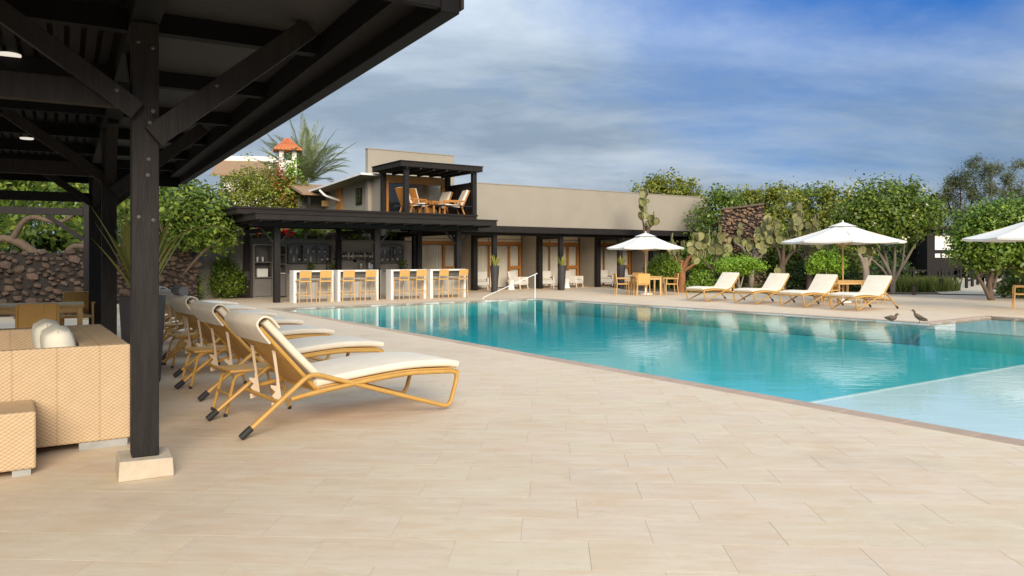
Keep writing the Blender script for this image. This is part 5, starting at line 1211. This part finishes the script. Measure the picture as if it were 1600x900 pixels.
# --- boardwalk railings, posts and the pale shed
def railing(label, pts, hgt, nb):
    s = thing('boardwalk_railing', label, 'railing', (0, 0, 0), 0, 'black boardwalk railings')
    P = [Vector(p) for p in pts]
    for a, b in zip(P[:-1], P[1:]):
        for f in (1.0, .55): MB().beam(a+Vector((0, 0, hgt*f-.03)), b+Vector((0, 0, hgt*f-.03)), .06, .08).build('rail', M_['blackwood'], s)
        k = max(1, nb)
        for i in range(k+1):
            q = a.lerp(b, i/k); MB().box(q.x-.05, q.x+.05, q.y-.05, q.y+.05, q.z-.12, q.z+hgt+.06).build('post', M_['blackwood'], s)
    return s
railing('black post and rail fence along the near side of the sloping path', [(21.3, 36.0, .06), (24.4, 39.8, .16), (27.6, 44.0, .3)], .72, 3)
railing('black post and rail fence along the far side of the sloping path', [(21.8, 39.2, .06), (24.6, 42.6, .16), (28.0, 47.0, .3)], .72, 3)
railing('black level boardwalk railing below the pale shed', [(16.6, 37.2, .03), (21.4, 38.2, .03)], .88, 6)
sh2 = thing('garden_shed', 'dark garden hut with a pale panel between the flowering tree and the hedge tree', 'hut', (far(1476, 403, 46).x, 46, 0), R(5))
MB().box(-1.1, 1.1, 0, 2, 0, 3.2).build('wall', M_['blackwood'], sh2); MB().box(-.63, .66, -.03, -.002, 1.98, 2.82).build('panel', M_['whitepaint'], sh2); [MB().box(x, x+.34, -.03, -.002, 1.52, 1.76).build('window', M_['whitepaint'], sh2) for x in (-.62, -.18, .28)]; MB().box(-1.5, 1.5, -.5, 2.3, 3.2, 3.42).build('roof', M_['darkmetal'], sh2)
sh3 = thing('beige_hut', 'low beige hut half hidden behind the flowering tree', 'hut', (far(1436, 403, 50).x, 50, 0), R(5))
MB().box(-1.0, 1.2, 0, 2, 0, 3.4).build('wall', M_['tanwall'], sh3); MB().box(-1.3, 1.5, -.4, 2.3, 3.4, 3.6).build('roof', M_['darkmetal'], sh3)
for px, py, hgt, lab in ((1470, 456, .55, 'short black bollard post at the deck edge near the path'), (1428, 460, .38, 'stubby brown post at the deck edge by the flowering tree')):
    p = at(px, py+1); b = thing('bollard', lab, 'bollard', p, 0); MB().box(-.06, .06, -.06, .06, -.02, hgt).build('post', M_['blackwood'] if hgt > .5 else M_['bark'], b, bevel=.01); MB().box(-.07, .07, -.07, .07, hgt+.001, hgt+.03).build('cap', M_['blackwood'], b)

# --- left side: trees over the wall, shrubs behind the bar, palm, tower, white house
lt = thing('crooked_tree', 'crooked brown limbed tree sprawling over the lava wall under green leaves', 'tree', (-12.6, 21.5, 0), 0)
limbs([([(-.3, 0, -.1), (-.4, 0, 1.2), (-1.2, -.3, 2.0), (-2.2, -.5, 1.95), (-3.4, -.6, 2.4)], .16, .06), ([(-.3, 0, .8), (.4, -.3, 1.75), (1.1, -.5, 1.85), (1.9, -.7, 2.5)], .11, .04), ([(-1.2, -.3, 2.0), (-.6, -.5, 2.6), (.3, -.5, 2.5), (1.1, -.4, 3.2)], .09, .03), ([(-2.2, -.5, 1.95), (-2.6, -.6, 2.7), (-2.2, -.5, 3.5)], .07, .03), ([(0, 0, 1.0), (.8, 0, 2.2), (1.4, .1, 3.6)], .09, .04)], lt, M_['bark'], n=9)
crown('crown', [(-2.2, -.2, 3.55, 1.7, 1.0, .75), (.2, -.3, 3.6, 1.6, 1.0, .75), (2.0, 0, 3.4, 1.2, 1.0, .9), (-3.2, 0, 2.5, .7, .6, .5), (-2.0, -.5, 2.1, .25, .25, .5)], 420, 16, .17, .17, M_['leaf_mid'], lt)
bt = thing('broadleaf_tree', 'bright green leafy tree beside the black post, left of the bar roof', 'tree', (-11.4, 26.4, 0), 0)
limbs(simple_stems(3.2, .14, 4, .7)+[([(0, 0, 1.0), (-.8, -.3, 1.9), (-1.6, -.3, 2.2)], .06, .03), ([(0, 0, .8), (.9, -.3, 1.7), (1.5, -.2, 2.1)], .06, .03)], bt, M_['bark'])
crown('crown', [(-.1, 0, 3.25, 1.25, 1.0, .95), (.85, -.1, 3.0, 1.0, .9, .8), (-1.0, 0, 2.9, 1.0, .9, .85), (1.3, -.1, 2.35, .7, .7, .55), (.1, -.2, 2.3, 1.2, .8, .5)], 560, 18, .17, .16, M_['leaf_mid'], bt)
tag(crown('treeline', [(-16+i*1.5, 33+random.uniform(-1, 1)+i*.2, random.uniform(2.2, 3.6), 1.5, 1.2, random.uniform(1.3, 1.9)) for i in range(-6, 3)], 420, 18, .3, .28, M_['leaf_dark']), kind='stuff')
tag(crown('treeline', [(-21+i*1.6, 26.5-abs(i)*.1, random.uniform(2.4, 3.6), 1.3, 1.0, random.uniform(1.0, 1.6)) for i in range(-3, 5)], 300, 18, .28, .26, M_['leaf_mid']), kind='stuff')
G3 = 'flowering shrubs above the bar roof'
for px, py, d, w, lm, lab in ((378, 283, 37, 1.35, 'leaf_olive', 'yellow green shrub above the left corner of the bar roof'), (412, 268, 38, 1.3, 'leaf_olive', 'tall yellow green shrub below the white house'), (446, 285, 36.5, 1.2, 'leaf_olive', 'shrub with dry reddish sprays under the white tower'), (470, 305, 38, 1.0, 'leaf_mid', 'low green shrub left of the palm trunk')):
    p = far(px, py-10, d); h = p.z-2.0
    tree('flowering_shrub', lab, (p.x, p.y, 2.0), [(0, 0, h*.55, w, w*.8, h*.48), (-.4*w, 0, h*.8, w*.5, w*.5, h*.25), (.45*w, 0, h*.72, w*.5, w*.5, h*.3)], 230, 20, .16, .14, lm, simple_stems(h*.7, .06), group=G3, cat='shrub')
bg_ = far(452, 270, 36.3); rb_ = thing('bougainvillea', 'red and lime bougainvillea climbing up the white tower', 'shrub', (bg_.x, bg_.y, 2.6), 0)
limbs(simple_stems(2.6, .05, 3, .25), rb_, M_['bark']); crown('bracts', [(-.3, 0, 2.6, .65, .4, .75), (.1, 0, 1.8, .7, .4, .6)], 90, 12, .12, .12, M_['leaf_red'], rb_); crown('leaves', [(.05, 0, 3.2, .35, .3, .65), (.0, 0, 2.2, .7, .4, .9)], 90, 14, .11, .13, M_['leaf_lime'], rb_)
# palm
pc = far(476, 288, 43); pm = thing('palm_tree', 'feathery palm behind the white tower with arching grey green fronds', 'palm tree', (pc.x, pc.y, 1.8), 0)
limbs([([(0, 0, -.2), (.1, 0, (pc.z-1.8)*.5), (0, 0, pc.z-1.8)], .22, .17)], pm, M_['bark'], n=10)
def frond_mesh(k):
    rr = random.Random(k); ln = 3.75*rr.uniform(.9, 1.05); dr = [.30, .55, .85][k % 3]; n = 34; pts = []
    for i in range(n+1):
        f = i/n; pts.append(Vector((ln*f*(1-.12*dr*f), 0, ln*(.55*f-dr*.62*f*f))))
    V = []; Fq = []
    for i in range(n):
        a, b = pts[i], pts[i+1]; w = .022*(1-.8*i/n); kk = len(V); V += [a+Vector((0, -w, 0)), a+Vector((0, w, 0)), b+Vector((0, w*.9, 0)), b+Vector((0, -w*.9, 0))]; Fq.append((kk, kk+1, kk+2, kk+3))
        f = i/n
        if f < .10: continue
        L_ = .62*math.sin(math.pi*min(1, f*.80+.18))*rr.uniform(.85, 1.1)
        for s in (-1, 1):
            d = Vector((.72, s*.62, .28+rr.uniform(-.1, .1))).normalized(); tip = a+d*L_-Vector((0, 0, L_*.10)); mid = a+d*L_*.5; kk = len(V); ww = Vector((.045, 0, .0))
            V += [a, mid-ww, tip, mid+ww]; Fq.append((kk, kk+1, kk+2, kk+3))
    me = bpy.data.meshes.new('frond'); me.from_pydata([tuple(v) for v in V], [], Fq); me.materials.append(M_['leaf_palm']); me.update(); return me
FR = [frond_mesh(k) for k in range(3)]
for i in range(56):
    o = bpy.data.objects.new('frond', FR[(i*7) % 3]); COL.objects.link(o); o.parent = pm; o.location = (0, 0, pc.z-1.8-.05)
    ring = i/44; el = [-72, -50, -28, -8][i % 4]+random.uniform(-9, 9)
    o.rotation_euler = (random.uniform(-.2, .2), R(el*.72), 2.399*i); s_ = random.uniform(.84, 1.02); o.scale = (s_, s_, s_)
# white tower with tiled hat
tw = far(449, 403, 41); wt = thing('white_tower', 'slender whitewashed tower with orange tiled pyramid roof', 'tower', (tw.x, tw.y, 1.5), R(20)); H_ = far(449, 236, 41).z-1.5
MB().box(-.44, .44, -.44, .44, 0, H_-.55).build('wall', M_['whitewash'], wt); 
for x in (-.33, .33):
    for y in (-.33, .33): MB().box(x-.11, x+.11, y-.11, y+.11, H_-.549, H_-.02).build('pillar', M_['whitewash'], wt)
MB().lathe([(1.02, H_-.02), (1.0, H_+.05), (.45, H_+.38), (.03, H_+.66)], 4).build('roof', M_['terracotta'], wt)
rm = MB()
for q in range(4):
    for j in range(4):
        for i in range(7):
            f = j/4; rr_ = .70*(1-f*.96); y = (i-3)/3.5*rr_
            if abs(y) > rr_*.98: continue
            a = q*math.pi/2; x = rr_; z = H_+.02+f*.62
            rm.tube([(math.cos(a)*x-math.sin(a)*y, math.sin(a)*x+math.cos(a)*y, z), (math.cos(a)*(x-.17)-math.sin(a)*y*.8, math.sin(a)*(x-.17)+math.cos(a)*y*.8, z+.15)], .055, 6)
rm.build('roof_tiles', M_['terracotta'], wt)['kind'] = 'stuff'
wh = far(392, 403, 46); wx = thing('white_house', 'white house with sloping brown roof and pale fascia behind the shrubs', 'house', (wh.x, wh.y, 1.5), R(8))
zb = far(392, 246, 46).z-1.5; ze = far(392, 270, 46).z-1.5
MB().box(-1.9, 1.0, .6, 4, 0, ze+.1).build('wall', M_['whitewash'], wx); MB().slab_yz([(-.1, ze-.08), (2.0, zb+.05), (2.0, zb-.07), (-.1, ze-.2)], -2.3, 1.1).build('roof', M_['thatch'], wx); MB().box(-2.4, 1.28, 1.95, 2.2, zb-.02, zb+.32).build('fascia', M_['whitewash'], wx); MB().box(1.0, 1.22, .3, 2.2, 1.0, zb-.03).build('gable_post', M_['whitewash'], wx); MB().box(1.25, 2.4, 1.2, 2.2, .5, zb-.1).build('brown_wall', M_['thatch'], wx)  # includes a plain brown wall block beside the gable post
wn_ = MB().box(-1.3, -.6, .56, .598, 1.0, 2.2).build('window', M_['thatch'], wx); MB().box(-1.22, -.68, .545, .558, 1.1, 2.1).build('pane', M_['darkglass'], wn_)
# thatched hut left of the upper house
th = far(522, 403, 36); hu = thing('dark_hut', 'dark open hut with ochre board sign under a brown roof, left of the upper house', 'hut', (th.x, th.y, 2.1), A)
zt = far(522, 303, 36).z-2.1; MB().box(-1.4, 1.2, 1.0, 1.2, 0, zt).build('wall', M_['graycab'], hu); MB().slab_yz([(-.5, zt-.05), (1.6, zt+.55), (1.6, zt+.42), (-.5, zt-.15)], -1.7, 1.6).build('roof', M_['thatch'], hu)
for x in (-1.3, .0, 1.1): MB().box(x-.06, x+.06, -.3, -.18, 0, zt-.1).build('post', M_['blackwood'], hu)
MB().box(-.72, .10, -.36, -.305, zt-.62, zt-.36).build('board_sign', M_['honeylight'], hu); MB().box(-.35, -.10, -.2, .1, 0, .62).build('stool', M_['terracotta'], hu)
# red flowers and planter greens over the bar wall
for t, lab, fl in ((2.15, 'planter clump with big red blooms above the bar wall, larger one', 26), (.95, 'small planter clump with a few red blooms above the bar wall', 9)):
    p = H.w(t, 5.15, 2.48); s = thing('red_flowers', lab, 'flowers', p, 0, 'red flowers above the bar wall'); crown('leaves', [(.2, 0, .12, .55, .25, .2)], 40, 14, .1, .14, M_['leaf_bright'], s); limbs([([(0, 0, -.1), (.02, 0, .1), (0, .0, .25)], .02, .01)], s, M_['bark'], 'stem')
    C, Nn = crown_points([(-.1, -.35, .02, .30, .12, .13)], fl, 7, .05); V, F = leaf_quads(C, Nn, .13, .9); npmesh('blooms', V, F, M_['flower_red'], s)
bush('bushy green planter shrub above the bar wall, right of the middle pillar', H.w(4.6, 5.2, 2.40), .75, .62, 'leaf_bright', .0, 110, False, group='planter shrubs above the bar wall', name='planter_shrub')
bush('bushy green planter shrub above the bar wall, left of the right pillar', H.w(6.1, 5.2, 2.40), .7, .55, 'leaf_bright', .0, 100, False, group='planter shrubs above the bar wall', name='planter_shrub')
bush('sparse planter shrub above the bar wall beside the red blooms', H.w(2.9, 5.2, 2.42), .7, .35, 'leaf_olive', .0, 60, False, group='planter shrubs above the bar wall', name='planter_shrub')
# plants left of the bar
bush('leafy shrub at the foot of the lava wall, left of the grey cabinet', (-11.6, 27.2, 0), .55, 1.15, 'leaf_mid', .0, 130, False, group='shrubs beside the bar', name='wall_shrub')
bush('tall leafy shrub between the grey cabinet and the bar pillar', (-10.5, 28.3, 0), .55, 1.55, 'leaf_mid', .05, 150, False, group='shrubs beside the bar', name='wall_shrub')
MB_ = planter((-10.0, 28.9, 0), 'plain charcoal planter standing in the shade by the left bar pillar', .2, .28, 1.0)
# balcony lounge chairs on the bar roof
def deck_chair(loc, rz, lab):
    s = thing('deck_chair', lab, 'chair', loc, rz, 'balcony lounge chairs')
    for x in (-.3, .3):
        MB().box(x-.03, x+.03, -.42, .40, .52, .56).build('armrest', M_['orangewood'], s); MB().beam((x, .38, 0), (x, .36, .52), .05, .05).build('leg', M_['orangewood'], s); MB().beam((x, -.45, 0), (x, -.25, .52), .05, .05).build('leg', M_['orangewood'], s)
    MB().slab_yz([(.40, .36), (.40, .44), (-.28, .36), (-.28, .26)], -.27, .27).build('seat_cushion', M_['cream'], s, bevel=.03)
    MB().slab_yz([(-.26, .34), (-.58, 1.0), (-.67, .97), (-.36, .28)], -.27, .27).build('back_cushion', M_['cream'], s, bevel=.03)
    MB().slab_yz([(-.37, .28), (-.68, .97), (-.71, .955), (-.40, .265)], -.28, .28).build('back_frame', M_['orangewood'], s)
    return s
b0_ = deck_chair(H.w(T2+.55, 1.0, BZ), A+R(-75), 'balcony lounge chair at the left end, facing right'); again(b0_, H.w(T2+1.05, 1.55, BZ), A+R(-60), 'balcony lounge chair behind the front post, facing right'); again(b0_, H.w(T3-.75, .85, BZ), A+R(80), 'balcony lounge chair with cream cushions at the right end by the board wall'); again(b0_, H.w(T3-1.0, 1.7, BZ), A+R(100), 'balcony lounge chair at the right end near the glass')
MB_t = thing('balcony_table', 'small brown table between the balcony lounge chairs', 'table', H.w(T2+1.7, 1.3, BZ), A); MB().box(-.3, .3, -.3, .3, .36, .40).build('top', M_['orangewood'], MB_t); [MB().box(x-.03, x+.03, y-.03, y+.03, 0, .358).build('leg', M_['orangewood'], MB_t) for x in (-.25, .25) for y in (-.25, .25)]
